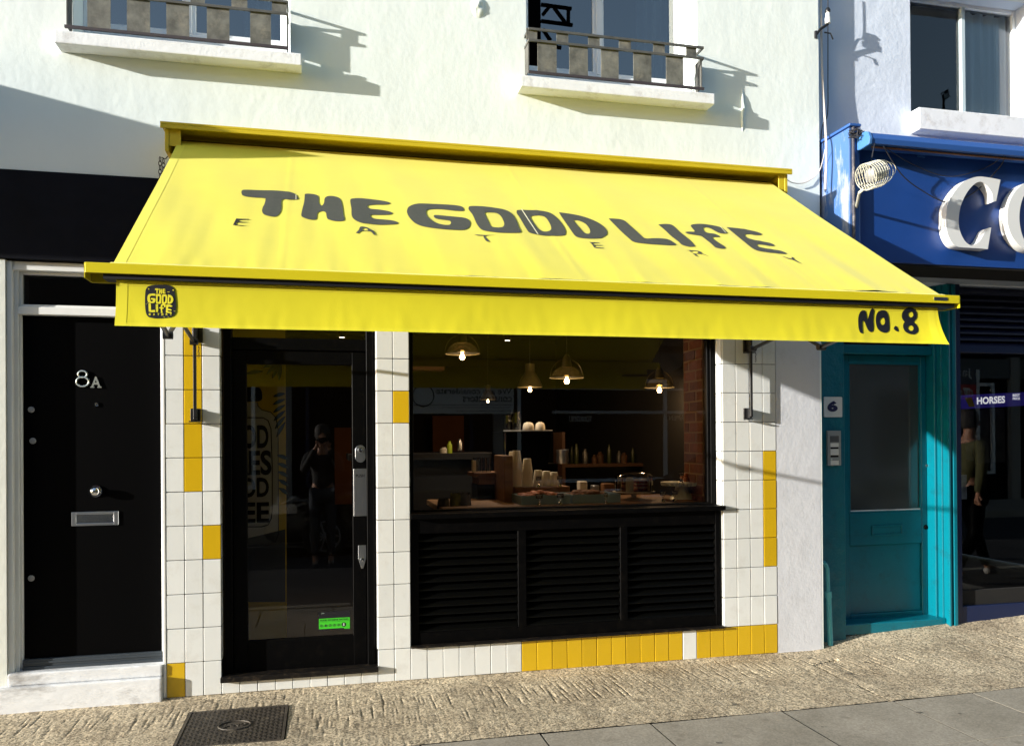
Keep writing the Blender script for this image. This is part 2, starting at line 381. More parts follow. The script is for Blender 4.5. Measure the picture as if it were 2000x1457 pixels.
# ================================================================== GROUND
def rise(x, y):
    """the pavement climbs a little towards the right-hand shops"""
    t = max(0.0, min(1.0, (x - 3.35) / 2.3)); near = max(0.0, min(1.0, (y + 1.1) / 1.0))
    return 0.125 * t * (0.25 + 0.75 * near) - 0.012
COVER = (-0.745, -0.205, -0.83, -0.262)
def pave_h(x, y):
    if COVER[0] < x < COVER[1] and COVER[2] < y < COVER[3]: return rise(x, y) - 0.05
    n = noise.noise
    h = 0.006 * n((x*1.3, y*2.1, 0.3)) + 0.0022 * n((x*9, y*9, 2.0)) + 0.0011 * n((x*38, y*38, 5.0))
    warp = 0.07 * n((x*0.5, y*0.7, 7.7))
    g = n(((x + warp*y)*62, y*3.6 + 3*n((x*7, 0, 1)), 11.0)) + 0.55*n(((x + warp*y)*118, y*7, 4.0))
    mask = 0.42 + 0.75 * n((x*1.1, y*2.6, 21.0)) + 0.9 * math.exp(-((y + 0.36)/0.16)**2) * (0.6 + 0.6*n((x*2.2, 0, 3)))
    mask = max(0.0, min(1.0, mask)) * (1 if y < -0.06 else 0.3)
    if x > 1.2 and y < -0.6: mask *= 0.35
    h += -0.0065 * mask * max(0.0, g - 0.12)
    if y > -0.07: h += 0.012 * (y + 0.07) / 0.07            # haunch against the wall
    if 3.1 < x < 3.25 and y < -0.3:
        xc_ = 3.172 + 0.012*n((0, y*6, 0)); dx = x - xc_; h -= 0.012 if abs(dx) < 0.006 else (0.004*math.exp(-dx/.03) if dx > 0 else 0)
    if 3.17 < x < 3.42 and abs(y + 0.30 + (x-3.17)*-0.35) < 0.012: h -= 0.02
    return h + rise(x, y)
mc = bpy.data.materials.new('brushed_concrete'); mc.use_nodes = True
def concrete(m, c1, c2, c3, scale=1.0, agg=0.5, bumpd=0.002):
    N = m.node_tree.nodes; L = m.node_tree.links; b = N['Principled BSDF']; b.inputs['Roughness'].default_value = 0.9; b.inputs['Specular IOR Level'].default_value = 0.25
    geo = N.new('ShaderNodeNewGeometry')
    a = N.new('ShaderNodeTexNoise'); a.inputs['Scale'].default_value = 2.2*scale; a.inputs['Detail'].default_value = 10; a.inputs['Roughness'].default_value = 0.65; L.new(geo.outputs['Position'], a.inputs[0])
    cr = N.new('ShaderNodeValToRGB'); cr.color_ramp.elements[0].position = 0.33; cr.color_ramp.elements[1].position = 0.66
    cr.color_ramp.elements[0].color = (*c1, 1); cr.color_ramp.elements[1].color = (*c2, 1); L.new(a.outputs[0], cr.inputs[0])
    vo = N.new('ShaderNodeTexVoronoi'); vo.inputs['Scale'].default_value = 105; L.new(geo.outputs['Position'], vo.inputs[0])
    bw = N.new('ShaderNodeRGBToBW'); L.new(vo.outputs['Color'], bw.inputs[0])
    mr = N.new('ShaderNodeMapRange'); mr.inputs[1].default_value = 0.15; mr.inputs[2].default_value = 0.85; mr.inputs[3].default_value = 1 - agg; mr.inputs[4].default_value = 1 + agg; L.new(bw.outputs[0], mr.inputs[0])
    sc = N.new('ShaderNodeVectorMath'); sc.operation = 'SCALE'; L.new(cr.outputs[0], sc.inputs[0]); L.new(mr.outputs[0], sc.inputs['Scale'])
    d = N.new('ShaderNodeTexNoise'); d.inputs['Scale'].default_value = 11; d.inputs['Detail'].default_value = 8; L.new(geo.outputs['Position'], d.inputs[0])
    dm = N.new('ShaderNodeMapRange'); dm.inputs[1].default_value = 0.60; dm.inputs[2].default_value = 0.72; dm.inputs[4].default_value = 0.6; L.new(d.outputs[0], dm.inputs[0])
    mx = N.new('ShaderNodeMix'); mx.data_type = 'RGBA'; L.new(dm.outputs[0], mx.inputs[0]); L.new(sc.outputs[0], mx.inputs[6]); mx.inputs[7].default_value = (*c3, 1)
    L.new(mx.outputs[2], b.inputs['Base Color'])
    f = N.new('ShaderNodeTexNoise'); f.inputs['Scale'].default_value = 160; f.inputs['Detail'].default_value = 4; L.new(geo.outputs['Position'], f.inputs[0])
    bp = N.new('ShaderNodeBump'); bp.inputs['Distance'].default_value = bumpd; L.new(f.outputs[0], bp.inputs['Height']); L.new(bp.outputs[0], b.inputs['Normal'])
concrete(mc, (0.35, 0.285, 0.195), (0.56, 0.475, 0.335), (0.22, 0.175, 0.12), agg=0.6)
mslab = bpy.data.materials.new('paving_slab_concrete'); mslab.use_nodes = True
concrete(mslab, (0.265, 0.24, 0.19), (0.39, 0.355, 0.29), (0.20, 0.175, 0.14), scale=0.8, agg=0.14, bumpd=0.0008)
mroad = bpy.data.materials.new('asphalt'); mroad.use_nodes = True
concrete(mroad, (0.04, 0.04, 0.042), (0.06, 0.06, 0.06), (0.03, 0.03, 0.03), agg=0.4)
m_pit = mat('dark_joint_sand', (0.025, 0.022, 0.018), 0.95)

g = MB(); XA, XB, YA, YB = -2.4, 6.2, -1.062, 0.30
g.grid(1560, 90, lambda s, t: (XA + (XB-XA)*s, YA + (YB-YA)*t, pave_h(XA + (XB-XA)*s, YA + (YB-YA)*t)))
pav = build('pavement', g, mc, None, weld=False, smooth=True); tag(pav, kind='structure')
g = MB(); g.grid(40, 4, lambda s, t: (-30 + 27.6*s, YA + 1.2*t, -0.012)); g.grid(40, 4, lambda s, t: (6.2 + 30*s, YA + 1.2*t, rise(6.2, YA + 1.2*t)))
tag(build('pavement_beyond', g, mc, None, weld=False), kind='structure')
tag(build('paving_bed', MB().grid(60, 3, lambda s, t: (-30 + 66*s, -2.32 + 1.27*t, rise(-30 + 66*s, -1.6) - 0.03)), m_pit), kind='structure')
root_slabs = link('slab_paving', None, None, (0, -1.6, 0)); tag(root_slabs, kind='structure')
def slab(x0, x1, y0, y1):
    k = random.uniform(-0.0004, 0.0004); tx = random.uniform(0.0015, 0.004)
    b = MB().box(x0+.0045, x1-.0045, y0+.004, y1-.004, -0.05, 0.0)
    for p in b.v:
        p.z += rise(p.x, p.y) + k + tx * (p.x - x0) - .002
    build('paving_slab', b, mslab, root_slabs, bevel=0.0015)
xe = [-2.15, -1.4, -0.78, -0.15, 0.46, 1.081, 1.69, 2.47, 3.187, 3.722, 4.40, 5.02, 5.65, 6.3]
for a, b in zip(xe, xe[1:]): slab(a, b, -1.70, -1.066)
xe2 = [-2.4 + 0.62*i for i in range(15)]
for a, b in zip(xe2, xe2[1:]): slab(a, b, -2.31, -1.70)
k = MB()
for i in range(30): k.box(-14 + 0.95*i + .004, -14 + 0.95*(i+1) - .004, -2.47, -2.325, -0.16, -0.005)
tag(build('kerb', k, mslab, None, bevel=0.012), kind='structure')
tag(build('road', MB().grid(30, 8, lambda s, t: (-90 + 180*s, -8.1 + 5.64*t, -0.13 + 0.05*math.sin(math.pi*t))), mroad), kind='structure')
tag(build('far_pavement', MB().box(-90, 90, -16.5, -8.1, -0.3, 0.0), mslab), kind='structure')
tag(build('ground', MB().grid(2, 2, lambda s, t: (-300 + 600*s, -300 + 600*t, -0.34)), mroad), kind='structure')
# inspection cover: cast iron with raised pads
cov = thing('inspection_cover', (-0.475, -0.545, -0.012), 'square cast iron drain cover with raised pads set in the pavement below the black door', 'drain cover')
m_cast = mat('worn_cast_iron', (0.055, 0.045, 0.034), 0.6, var=0.35, var_scale=12, bump=0.001, dirt=(0.16, 0.13, 0.09), dirt_amt=0.7, dirt_scale=14)
x0, x1, y0, y1 = COVER; zc = -0.010
fr = MB(); fr.box(x0+.002, x1-.002, y0+.002, y0+.016, -.05, zc+.001); fr.box(x0+.002, x1-.002, y1-.016, y1-.002, -.05, zc+.001)
fr.box(x0+.002, x0+.016, y0+.016, y1-.016, -.05, zc+.001); fr.box(x1-.016, x1-.002, y0+.016, y1-.016, -.05, zc+.001)
build('frame', fr, m_cast, cov, bevel=.001)
build('lid', MB().box(x0+.019, x1-.019, y0+.019, y1-.019, -.045, zc-.004), m_cast, cov)
pads = MB(); cxm, cym = (x0+x1)/2, (y0+y1)/2; nx, ny = 20, 21
for i in range(nx):
    for j in range(ny):
        px = x0+.032 + (x1-x0-.064)*i/(nx-1); py = y0+.032 + (y1-y0-.064)*j/(ny-1)
        if ((px-cxm)/.095)**2 + ((py-cym)/.085)**2 < 1: continue
        a, b = (.010, .0045) if (i+j) % 2 else (.0045, .010)
        pads.box(px-a, px+a, py-b, py+b, zc-.0042, zc+.001)
tag(build('pads', pads, m_cast, cov), kind='stuff')
rg = MB()
for r_, w_ in ((.082, .006),):
    pts = [(cxm + r_*math.cos(t), cym + r_*.85*math.sin(t), zc-.001) for t in [2*math.pi*i/32 for i in range(33)]]
    rg.tube(pts, .004, 6)
text(rg, 'JAND', lambda s, t: (cxm-.06+.12*s, cym-.028+.056*t, zc+.001), bold=.02, d=(0, 0, -.005))
build('maker_badge', rg, m_cast, cov)
# small litter and leaves along the wall foot
lit = MB()
for i in range(90):
    x = random.uniform(-0.9, 3.3); y = -random.expovariate(9) - .015; s = random.uniform(.003, .008)
    a = random.uniform(0, 6.28); z = pave_h(x, y) + .002
    lit.add([(x+s*math.cos(a), y+s*math.sin(a), z+.001), (x-s*math.sin(a)*.5, y+s*math.cos(a)*.5, z+.003), (x-s*math.cos(a), y-s*math.sin(a), z), (x+s*math.sin(a)*.5, y-s*math.cos(a)*.5, z)], [(0,1,2,3)])
tag(build('grit', lit, mat('brown_grit', (0.12, 0.07, 0.035), 0.9, rand=.2)), 'specks of brown grit scattered along the foot of the tiled wall', 'grit', kind='stuff')

gum = MB()
for i in range(46):
    x = random.uniform(-1.2, 5.0); y = random.uniform(-2.2, -.1); r_ = random.uniform(.006, .016); z = (pave_h(x, y) if y > -1.06 else rise(x, y)) + .0032
    gum.add([(x+r_*math.cos(t)*random.uniform(.8, 1.1), y+r_*math.sin(t), z) for t in [2*math.pi*k/9 for k in range(9)]], [tuple(range(9))])
tag(build('gum_spots', gum, mat('old_gum', (.15, .135, .11), .9), None, weld=False), 'flattened dark chewing gum spots trodden into the pavement', 'gum', kind='stuff')
# ================================================================== CREAM BUILDING
TP, TH = 0.1025, 0.2017; TX0 = -0.9075
tx = lambda n: TX0 + n*TP
cafe = thing('cafe_building', (1.0, 0, 0), 'cream rendered building with tiled cafe front and black door under two upper windows', 'building')
W1 = (X(143, 0, 40), X(567, 0, 60), 3.86, 5.4); W2 = (X(1028, 0, 100), X(1362, 0, 120), 3.86, 5.4)
ZPANE = Z(131, .21, 1060)
D8 = (-1.745, -0.928, 0.0, 2.545)
up = holed(MB(), -8, 3.452, 3.06, 7.2, [W1, W2], 0.0, 0.3)
build('upper_wall', up, m_render, cafe)
build('side_return', MB().box(3.440, 3.4525, 0.001, 0.30, 0, 3.06), m_render, cafe)
build('wall_behind_awning', MB().box(-0.93, 3.452, 0.004, 0.30, 2.62, 3.058), m_render, cafe)
build('fascia_board', MB().box(-8, -0.932, -0.012, 0.30, 2.552, 3.056), m_band, cafe, bevel=.002)
build('left_wall', MB().box(-8, -1.752, 0.0, 0.30, -0.2, 2.549), m_lowwall, cafe)
build('plastered_pier', MB().box(3.0925, 3.4395, 0.0, 0.30, -0.2, 2.618), m_pilaster, cafe)
low = holed(MB(), TX0, 3.0905, -0.2, 2.62, [(tx(3), tx(12), 0.075, 2.55), (tx(14), tx(35), tx(0)*0 + TH*1.0, 2.55)], 0.010, 0.30)
build('tile_backing', low, m_grout, cafe)
shell = MB()
shell.box(-8, 9.5, 8.9, 9.1, -.3, 7.2); shell.box(-8.2, -8, 0, 9.1, -.3, 7.2); shell.box(9.5, 9.7, 0, 9.1, -.3, 7.2)
shell.box(-8.2, 9.7, 0.0, 9.1, 7.2, 7.4); shell.box(3.46, 3.56, .31, 8.9, -.3, 7.2)
build('rear_walls_and_roof', shell, m_darkroom, cafe)
for u, v, w_, h_ in ((934, 14, .05, .075), (1450, 215, .012, .16)):
    p = at(u, v, 0); lm = MB().grid(14, 14, lambda s, t: (p.x+w_*(s-.5)*2, -.018*max(0, 1-((s-.5)*2)**2-((t-.5)*2)**2)*(1+.6*noise.noise((s*5, t*5, u))) + .001, p.z+h_*(t-.5)*2))
    build('plaster_patch', lm, m_render, cafe, smooth=True)
# --- tiles: shared meshes, chamfered
def tile_mesh(w, h, m, name='tile', th=0.012, c=0.0022):
    mb = MB().box(-w/2, w/2, 0, th, -h/2, h/2); o = build(name, mb, m, None, bevel=c); me = o.data
    bpy.data.objects.remove(o); return me
G = 0.0036
tm = {}
def tile(xc, zc, w, h, m, y=-0.002, rot=0):
    key = (round(w, 4), round(h, 4), m.name)
    if key not in tm: tm[key] = tile_mesh(w-G, h-G, m)
    o = link('tile', tm[key], cafe); o.location = Vector((xc, y, zc)) - cafe.location + Vector((random.uniform(-.0003, .0003), random.uniform(-.0006, .0006), random.uniform(-.0003, .0003)))
    o.rotation_euler = (random.uniform(-.003, .003), 0, rot + random.uniform(-.004, .004)); return o
yellow = {(0, 0), (2, 4)} | {(1, k) for k in range(6, 13)} | {(13, 8)} | {(38, k) for k in range(3, 7)} | {(n, 0) for n in list(range(21, 32)) + list(range(33, 39))}
for n in [0, 1, 2, 12, 13, 35, 36, 37, 38]:
    for k_ in range(0, 13): tile(tx(n)+TP/2, TH*(k_+.5), TP, TH, m_tiley if (n, k_) in yellow else m_tile)
for n in range(14, 35): tile(tx(n)+TP/2, TH*.5, TP, TH, m_tiley if (n, 0) in yellow else m_tile)
for n in range(3, 12): tile(tx(n)+TP/2, 0.037, TP, 0.074, m_tile)
rv = 0.088
for k_ in range(0, 13):
    zc_ = TH*(k_+.5)
    tile(TX0 - .002, zc_, rv, TH, m_tile, y=0.012 + rv/2, rot=-math.pi/2 + math.pi)
    if k_ > 0:
        tile(tx(3) + .002, zc_, rv, TH, m_tile, y=0.012 + rv/2, rot=math.pi/2)
        tile(tx(12) - .002, zc_, rv, TH, m_tile, y=0.012 + rv/2, rot=-math.pi/2)
        tile(tx(14) + .002, zc_, rv, TH, m_tile, y=0.012 + rv/2, rot=math.pi/2)
        tile(tx(35) - .002, zc_, rv, TH, m_tile, y=0.012 + rv/2, rot=-math.pi/2)
build('corner_trim', MB().box(-0.927, -0.9085, -0.004, 0.11, 0.0, 2.545), m_white, cafe, bevel=.004)
# --- upper windows
def upper_window(w, mull):
    x0, x1, z0, z1 = w; y = 0.20
    f = build('window', ring(MB(), x0, x1, z0, z1, .045, y, y+.06, wb=ZPANE-.022-z0), m_wframe, cafe, bevel=.004)
    mb = MB().box(mull-.017, mull+.017, y-.004, y+.05, ZPANE-.022, z1-.045); ring(mb, x0+.045, mull-.017, ZPANE-.022, z1-.045, .022, y+.008, y+.045); ring(mb, mull+.017, x1-.045, ZPANE-.022, z1-.045, .022, y+.012, y+.05)
    build('sash', mb, m_wframe, f, bevel=.002)
    gm = glass('upper_window_glass', (0.5, 0.55, 0.6), 6.5)
    pane('pane', x0+.067, mull-.039, ZPANE, z1-.067, y+.025, f, gm); pane('pane', mull+.039, x1-.067, ZPANE, z1-.067, y+.030, f, gm)
    c = MB(); xc = x1-.30
    c.grid(24, 1, lambda s, t: (xc + .24*s, y+.16+.018*math.sin(s*22), z0+.02+(z1-z0-.04)*t)); build('curtain', c, m_curtain, f)
    s = MB().box(x0-.066, x1+.068, -0.12, 0.0, 3.752, 3.832); s.box(x0+.001, x1-.001, 0.0, .20, 3.80, 3.858)
    for p in s.v:
        if p.y < -.1 and p.z > 3.8: p.z -= .008
    build('sill', s, m_sill, f, bevel=.006, seg=2)
upper_window(W1, X(369, .2, 60)); upper_window(W2, X(1170, .2, 100))
# --- doorway 8A
y = .03
fm = MB()
fm.box(-1.7505, -1.722, y-.015, .18, .14, 2.545); fm.box(-1.722, -1.700, y+.012, .18, .14, 2.545)
fm.box(-1.722, -.929, y-.004, .16, 2.495, 2.545); fm.box(-1.700, -.929, y+.010, .18, 2.245, 2.290)
fm.box(-1.700, -1.685, y+.03, .18, 2.29, 2.495); fm.box(-.945, -.929, y+.04, .18, .14, 2.245); fm.box(-1.685, -.929, y+.03, .18, 2.478, 2.495); fm.box(-1.685, -.929, y+.03, .18, 2.290, 2.305)
fm.box(-1.700, -1.690, y+.03, .18, .14, 2.245)
build('door_frame', fm, m_white, cafe, bevel=.003)
pane('transom_pane', -1.685, -.929, 2.305, 2.478, .085, cafe, glass('transom_glass', (.35, .38, .38), 2.2))
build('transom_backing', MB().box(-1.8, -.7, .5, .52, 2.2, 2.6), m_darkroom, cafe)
d8 = build('door', MB().box(-1.690, -.929, .085, .13, .262, 2.243), m_doorblack, cafe, bevel=.002); d8['label'] = 'plain black door numbered 8A with letter plate'
wb = MB().box(-1.688, -.931, .055, .0848, .205, .262); wb.box(-1.688, -.931, .045, .055, .205, .222); wb.box(-1.688, -.931, .050, .055, .236, .250)
build('weather_bar', wb, m_weather, d8, bevel=.003)
yd = .085
def disc(name, u, v, r, yy, parent, m, prof=None):
    p = at(u, v, yy); prof = prof or [(0, -.006), (r*.5, -.0055), (r*.85, -.004), (r, 0)]
    return build(name, MB().lathe(p, prof, 18, 'y'), m, parent, smooth=True)
m_stud = mat('silver_stud', (0.30, 0.30, 0.30), 0.55, metal=0.3)
for u, v in ((61, 800), (64, 861), (61, 1129)): disc('lock_cover', u, v, .018, yd, d8, m_stud)
disc('peephole', 189, 790, .014, yd, d8, m_chrome, [(.006, -.002), (.008, -.006), (.013, -.006), (.014, 0)])
disc('knob', 188, 959, .03, yd, d8, m_chrome, [(0, -.05), (.016, -.048), (.026, -.038), (.028, -.03), (.020, -.018), (.018, -.010), (.034, -.008), (.036, 0)])
lx0, lx1 = X(140, yd, 1010), X(232, yd, 1010); lz0, lz1 = Z(1026, yd, 186), Z(999, yd, 186)
lp = build('letter_plate', ring(MB(), lx0, lx1, lz0, lz1, .026, yd-.007, yd-.0005, wt=.016, wb=.016), m_steel, d8, bevel=.002)
build('letter_flap', MB().box(lx0+.028, lx1-.028, yd-.005, yd-.001, lz0+.019, lz1-.019), m_chrome, lp, bevel=.001)
m_num = mat('polished_numeral', (.62, .66, .62), .25, metal=.7)
nb = MB(); a, b = at(149, 757, yd-.004), at(174, 723, yd-.004)
for (zz, r_) in ((.33, .31), (.76, .22)):
    cx_, cz_ = (a.x+b.x)/2, a.z+(b.z-a.z)*zz; R_ = (b.z-a.z)*r_
    nb.tube([(cx_+R_*math.cos(t)*1.05, yd-.007, cz_+R_*.86*math.sin(t)) for t in [2*math.pi*i/24 for i in range(25)]], .0052, 8, cap=False)
build('numeral_eight', nb, m_num, d8, smooth=True)
na = MB(); a, b = at(178, 757, yd-.004), at(197, 736, yd-.004); text(na, 'A', rect_fn(a.x, b.x, a.z, b.z, yd-.008), bold=.02, d=(0, .007, 0)); na.box(a.x-.004, a.x+.018, yd-.0075, yd-.001, a.z-.001, a.z+.006); na.box(b.x-.018, b.x+.004, yd-.0075, yd-.001, a.z-.001, a.z+.006)
build('letter_a', na, m_num, d8)
st = MB().box(-1.745, -.9287, -0.018, .12, .135, .205); st.box(-1.80, -.9287, -0.045, .12, -.05, .134); 
build('doorstep', st, m_step, cafe, bevel=.012, seg=3)
# --- shop door
sx0, sx1 = tx(3), tx(12)
yF = .045
f = build('shop_door_frame', ring(MB(), sx0+.014, sx1-.014, .085, 2.56, .045, yF, .15, wt=.05, wb=.01), m_black, cafe, bevel=.003)
build('door_head', MB().box(sx0+.0592, sx1-.0592, yF+.004, .15, Z(684, yF, 590), Z(661, yF, 590)), m_black, cafe, bevel=.003)
tz = Z(661, yF, 590)
pane('fanlight_pane', sx0+.0592, sx1-.0592, tz, 2.51, .09, cafe, glass('shop_glass', (.82, .82, .82), 1.6))
lf0, lf1 = sx0+.062, sx1-.062; yl = .062
gx0, gx1, gz0, gz1 = X(483, yl+.02, 900), X(688, yl+.02, 900), Z(1246, yl, 590), Z(712, yl, 590)
zt = Z(684, yF, 590)-.003
sd = MB(); sd.box(lf0, gx0, yl, yl+.045, .10, zt); sd.box(gx1, lf1, yl, yl+.045, .10, zt); sd.box(gx0, gx1, yl, yl+.045, gz1, zt); sd.box(gx0, gx1, yl, yl+.045, .10, gz0)
shopdoor = build('shop_door', sd, m_black, cafe, bevel=.003); shopdoor['label'] = 'black framed glazed cafe door with steel push plate'
pane('door_glass', gx0, gx1, gz0, gz1, yl+.02, shopdoor, glass('door_glass_mat', (.85, .85, .85), 1.8))
def pl(u0, u1, v0, v1, yy): a = at(u0, v1, yy); b = at(u1, v0, yy); return a.x, b.x, a.z, b.z
a = pl(691, 716, 915, 1008, yl); pp = build('push_plate', MB().box(a[0], a[1], yl-.003, yl-.0005, a[2], a[3]), m_steel, shopdoor, bevel=.001)
t = MB(); text(t, 'PUSH', rect_fn(a[0]+.014, a[1]-.014, a[3]-.053, a[3]-.035, yl-.0035), bold=.02); build('push_lettering', t, m_printb, pp)
a = pl(694, 714, 869, 903, yl); bb = (a[0]+a[1])/2; rr = (a[1]-a[0])/2
ov = [(bb+rr*math.cos(t), (a[3]-rr)+rr*math.sin(t)) for t in [math.pi*i/10 for i in range(11)]] + [(bb-rr*math.cos(t), (a[2]+rr)-rr*math.sin(t)) for t in [math.pi*i/10 for i in range(11)]]
lk = build('latch_plate', MB().prism(ov, yl-.006, yl-.0005), m_steel, shopdoor, bevel=.001); build('lock_cylinder', MB().lathe((bb, yl-.006, a[3]-rr), [(0, -.012), (.014, -.011), (.018, 0)], 16, 'y'), m_chrome, lk, smooth=True)
a = pl(700, 715, 1064, 1110, yl); bb = (a[0]+a[1])/2
lk = build('lower_lock_plate', MB().prism([(a[0], a[3]), (a[0], a[2]+.06), (bb-.006, a[2]), (bb+.006, a[2]), (a[1], a[2]+.06), (a[1], a[3])], yl-.006, yl-.0005), m_steel, shopdoor, bevel=.001)
build('lower_lock_cylinder', MB().lathe((bb, yl-.006, a[2]+.055), [(0, -.010), (.011, -.009), (.014, 0)], 16, 'y'), m_chrome, lk, smooth=True)
a = pl(622, 684, 1192, 1231, yl+.018); yy = yl+.0185
st_ = build('hygiene_sticker', MB().box(a[0], a[1], yy, yy+.001, a[2], a[3]), m_printb, shopdoor)
gz = a[2]+(a[3]-a[2])*.64
gp = MB().add([(a[0]+.003, yy-.0006, a[2]+.008), (a[1]-.003, yy-.0006, a[2]+.008), (a[1]-.003, yy-.0006, gz), (a[0]+.003, yy-.0006, gz)], [(0,1,2,3)]); gp.add([(a[1]-.038, yy-.0006, a[2]+.002), (a[1]-.003, yy-.0006, a[2]+.002), (a[1]-.003, yy-.0006, a[2]+.008), (a[1]-.038, yy-.0006, a[2]+.008)], [(0,1,2,3)])
build('green_panel', gp, m_green, st_)
w_ = a[1]-a[0]
t = MB(); text(t, 'FOOD HYGIENE RATING', rect_fn(a[0]+.010, a[1]-.012, gz-.016, gz-.005, yy-.0012), bold=.01)
t.box(a[0]+.004, a[1]-.004, yy-.0012, yy-.001, gz-.0215, gz-.0205)
for i, ch in enumerate('01234'):
    cx_ = a[0]+.018+i*w_*.135; cz_ = a[2]+.028
    t.tube([(cx_+.007*math.cos(q), yy-.0012, cz_+.007*math.sin(q)) for q in [2*math.pi*j/14 for j in range(15)]], .0008, 4, cap=False); text(t, ch, rect_fn(cx_-.003, cx_+.003, cz_-.0042, cz_+.0042, yy-.0012))
cx_ = a[0]+.018+5*w_*.140; cz_ = a[2]+.029
t.lathe((cx_, yy-.0012, cz_), [(0, -.0002), (.0135, -.0001), (.0135, 0)], 20, 'y'); build('rating_print', t, m_printb, st_)
t = MB(); text(t, '5', rect_fn(cx_-.005, cx_+.005, cz_-.008, cz_+.008, yy-.0018), bold=.04)
t.lathe((a[0]+.009, yy-.0012, a[3]-.008), [(0, 0), (.004, 0)], 10, 'y'); text(t, 'Food Standards', rect_fn(a[0]+.016, a[0]+.036, a[3]-.010, a[3]-.005, yy-.0012)); build('rating_five', t, mat('sticker_white', (.6, .75, .6), .6), st_)
build('door_sill', MB().box(X(430, -.03, 1328), X(739, -.03, 1305), -.032, .10, .072, .104), m_ledge, cafe, bevel=.005, seg=2)
# --- shop window
wx0, wx1 = tx(14)+.004, tx(35)-.015
yw = .10; zs = Z(995, -.02, 1100)
zl = Z(1233, -.02, 1100)
fw = ring(MB(), wx0, wx1, zs, 2.56, .03, .085, .14, wb=.012); fw.box(wx1-.052, wx1-.030, .095, .135, zs+.012, 2.53)
swin = build('shop_window', fw, m_black, cafe, bevel=.003); swin['label'] = 'large black framed cafe window over a louvred panel'
pane('window_glass', wx0+.03, wx1-.052, zs+.012, 2.53, .112, swin, glass('shop_glass', (.82, .82, .82), 1.6))
sl = MB().box(wx0-.002, tx(35)+.006, -.030, .13, zs-.035, zs-.004); sl.box(wx0, wx1, .05, .13, zs-.004, zs)
build('window_ledge', sl, m_black, swin, bevel=.004, seg=2)
zb0 = TH + .012
lv = MB(); xs_ = [wx0, wx0+.055]; yp = .015
pan = [(wx0+.05, X(1012, yp, 1130)), (X(1028, yp, 1130), X(1212, yp, 1130)), (X(1226, yp, 1130), wx1-.035)]
ztop = Z(1033, yp, 1100)-.0; zbot = zb0+.075
lv.box(wx0, pan[0][0], yp, .09, zb0, zs-.036); lv.box(pan[0][1], pan[1][0], yp, .09, zbot, ztop); lv.box(pan[1][1], pan[2][0], yp, .09, zbot, ztop); lv.box(pan[2][1], wx1, yp, .09, zb0, zs-.036)
lv.box(pan[0][0], pan[2][1], yp, .09, ztop, zs-.036); lv.box(pan[0][0], pan[2][1], yp, .09, zb0, zbot)
lr = build('louvre_panel', lv, m_black, cafe, bevel=.002); lr['label'] = 'black timber stall riser with three banks of slats'
build('louvre_backing', MB().box(wx0, wx1, .10, .12, zb0, zs-.04), m_dark, cafe)
nsl = int(round((ztop-zbot)/.0525)); ps = (ztop-zbot)/nsl
for (a_, b_) in pan:
    me = None
    for i in range(nsl):
        zc_ = zbot + ps*(i+.5)
        if me is None:
            s_ = MB().add([(a_+.001, yp+.006, zc_-.026), (b_-.001, yp+.006, zc_-.026), (b_-.001, yp+.062, zc_+.022), (a_+.001, yp+.062, zc_+.022), (a_+.001, yp+.006, zc_-.018), (b_-.001, yp+.006, zc_-.018), (b_-.001, yp+.062, zc_+.030), (a_+.001, yp+.062, zc_+.030)], [(0,1,5,4),(1,2,6,5),(2,3,7,6),(3,0,4,7),(4,5,6,7),(3,2,1,0)])
            o = build('slat', s_, m_slat, lr, bevel=.0015); me = o.data; z_ref = zc_
        else: o = link('slat', me, lr, (0, 0, zc_-z_ref))
        o.rotation_euler = (0, random.uniform(-.0012, .0012), 0)
build('lower_ledge', MB().box(wx0-.004, tx(35)-.004, -.028, .09, TH-.001, zb0), m_ledge, cafe, bevel=.004, seg=2)

# --- balcony railings
def railing(w, lower, upper, left_panel=False):
    x0, x1 = w[0]-.015, w[1]-.008; y_ = -.105
    zb_, z2, z1 = Z(141, y_, 1026), Z(79, y_, 1026), Z(57, y_, 1026)
    lab = ('flat steel balconet on the left upper window, cut by the top of the picture' if left_panel else 'flat steel balconet of offset plates on the middle upper window')
    r = thing('balconet', ((x0+x1)/2, y_, zb_), lab, 'railing', 'balconets on the cream building')
    for zz, h in ((z1, .016), (z2, .016)):
        build('rail', MB().box(x0, x1, y_-.012, y_-.002, zz-h/2, zz+h/2), m_rail, r, bevel=.001)
        build('side_rail', MB().box(x0, x0+.01, y_-.0018, -.0005, zz-h/2, zz+h/2), m_rail, r); build('side_rail', MB().box(x1-.01, x1, y_-.0018, -.0005, zz-h/2, zz+h/2), m_rail, r)
    build('base_rail', MB().box(x0, x1, y_-.012, y_+.002, zb_-.008, zb_+.008), m_railb, r)
    for a_, b_ in lower: build('plate', MB().box(a_, b_, y_-.0015, y_+.004, zb_+.009, z2+.006), m_rust, r)
    for a_, b_ in upper: build('plate', MB().box(a_, b_, y_-.0015, y_+.004, z2+.0085, z1+.006), m_rust, r)
    for xx in (x0+.004, x1-.010): build('side_plate', MB().box(xx, xx+.006, y_+.012, -.002, zb_+.010, z2-.010), m_rail, r)
    return r
yr = -.105
px = lambda l, v: [(X(a, yr, v), X(b, yr, v)) for a, b in l]
railing(W2, px([(1050, 1087), (1112, 1148), (1174, 1208), (1237, 1272), (1301, 1334)], 110), px([(1028, 1049), (1087, 1110), (1149, 1171), (1209, 1232), (1276, 1298), (1340, 1360)], 80))
railing(W1, px([(170.6, 216), (248, 293), (325, 369.5), (404, 448), (488.6, 529)], 45), px([(143, 165), (211, 243), (286, 316), (372, 400), (452, 483), (531, 560)], 10), True)

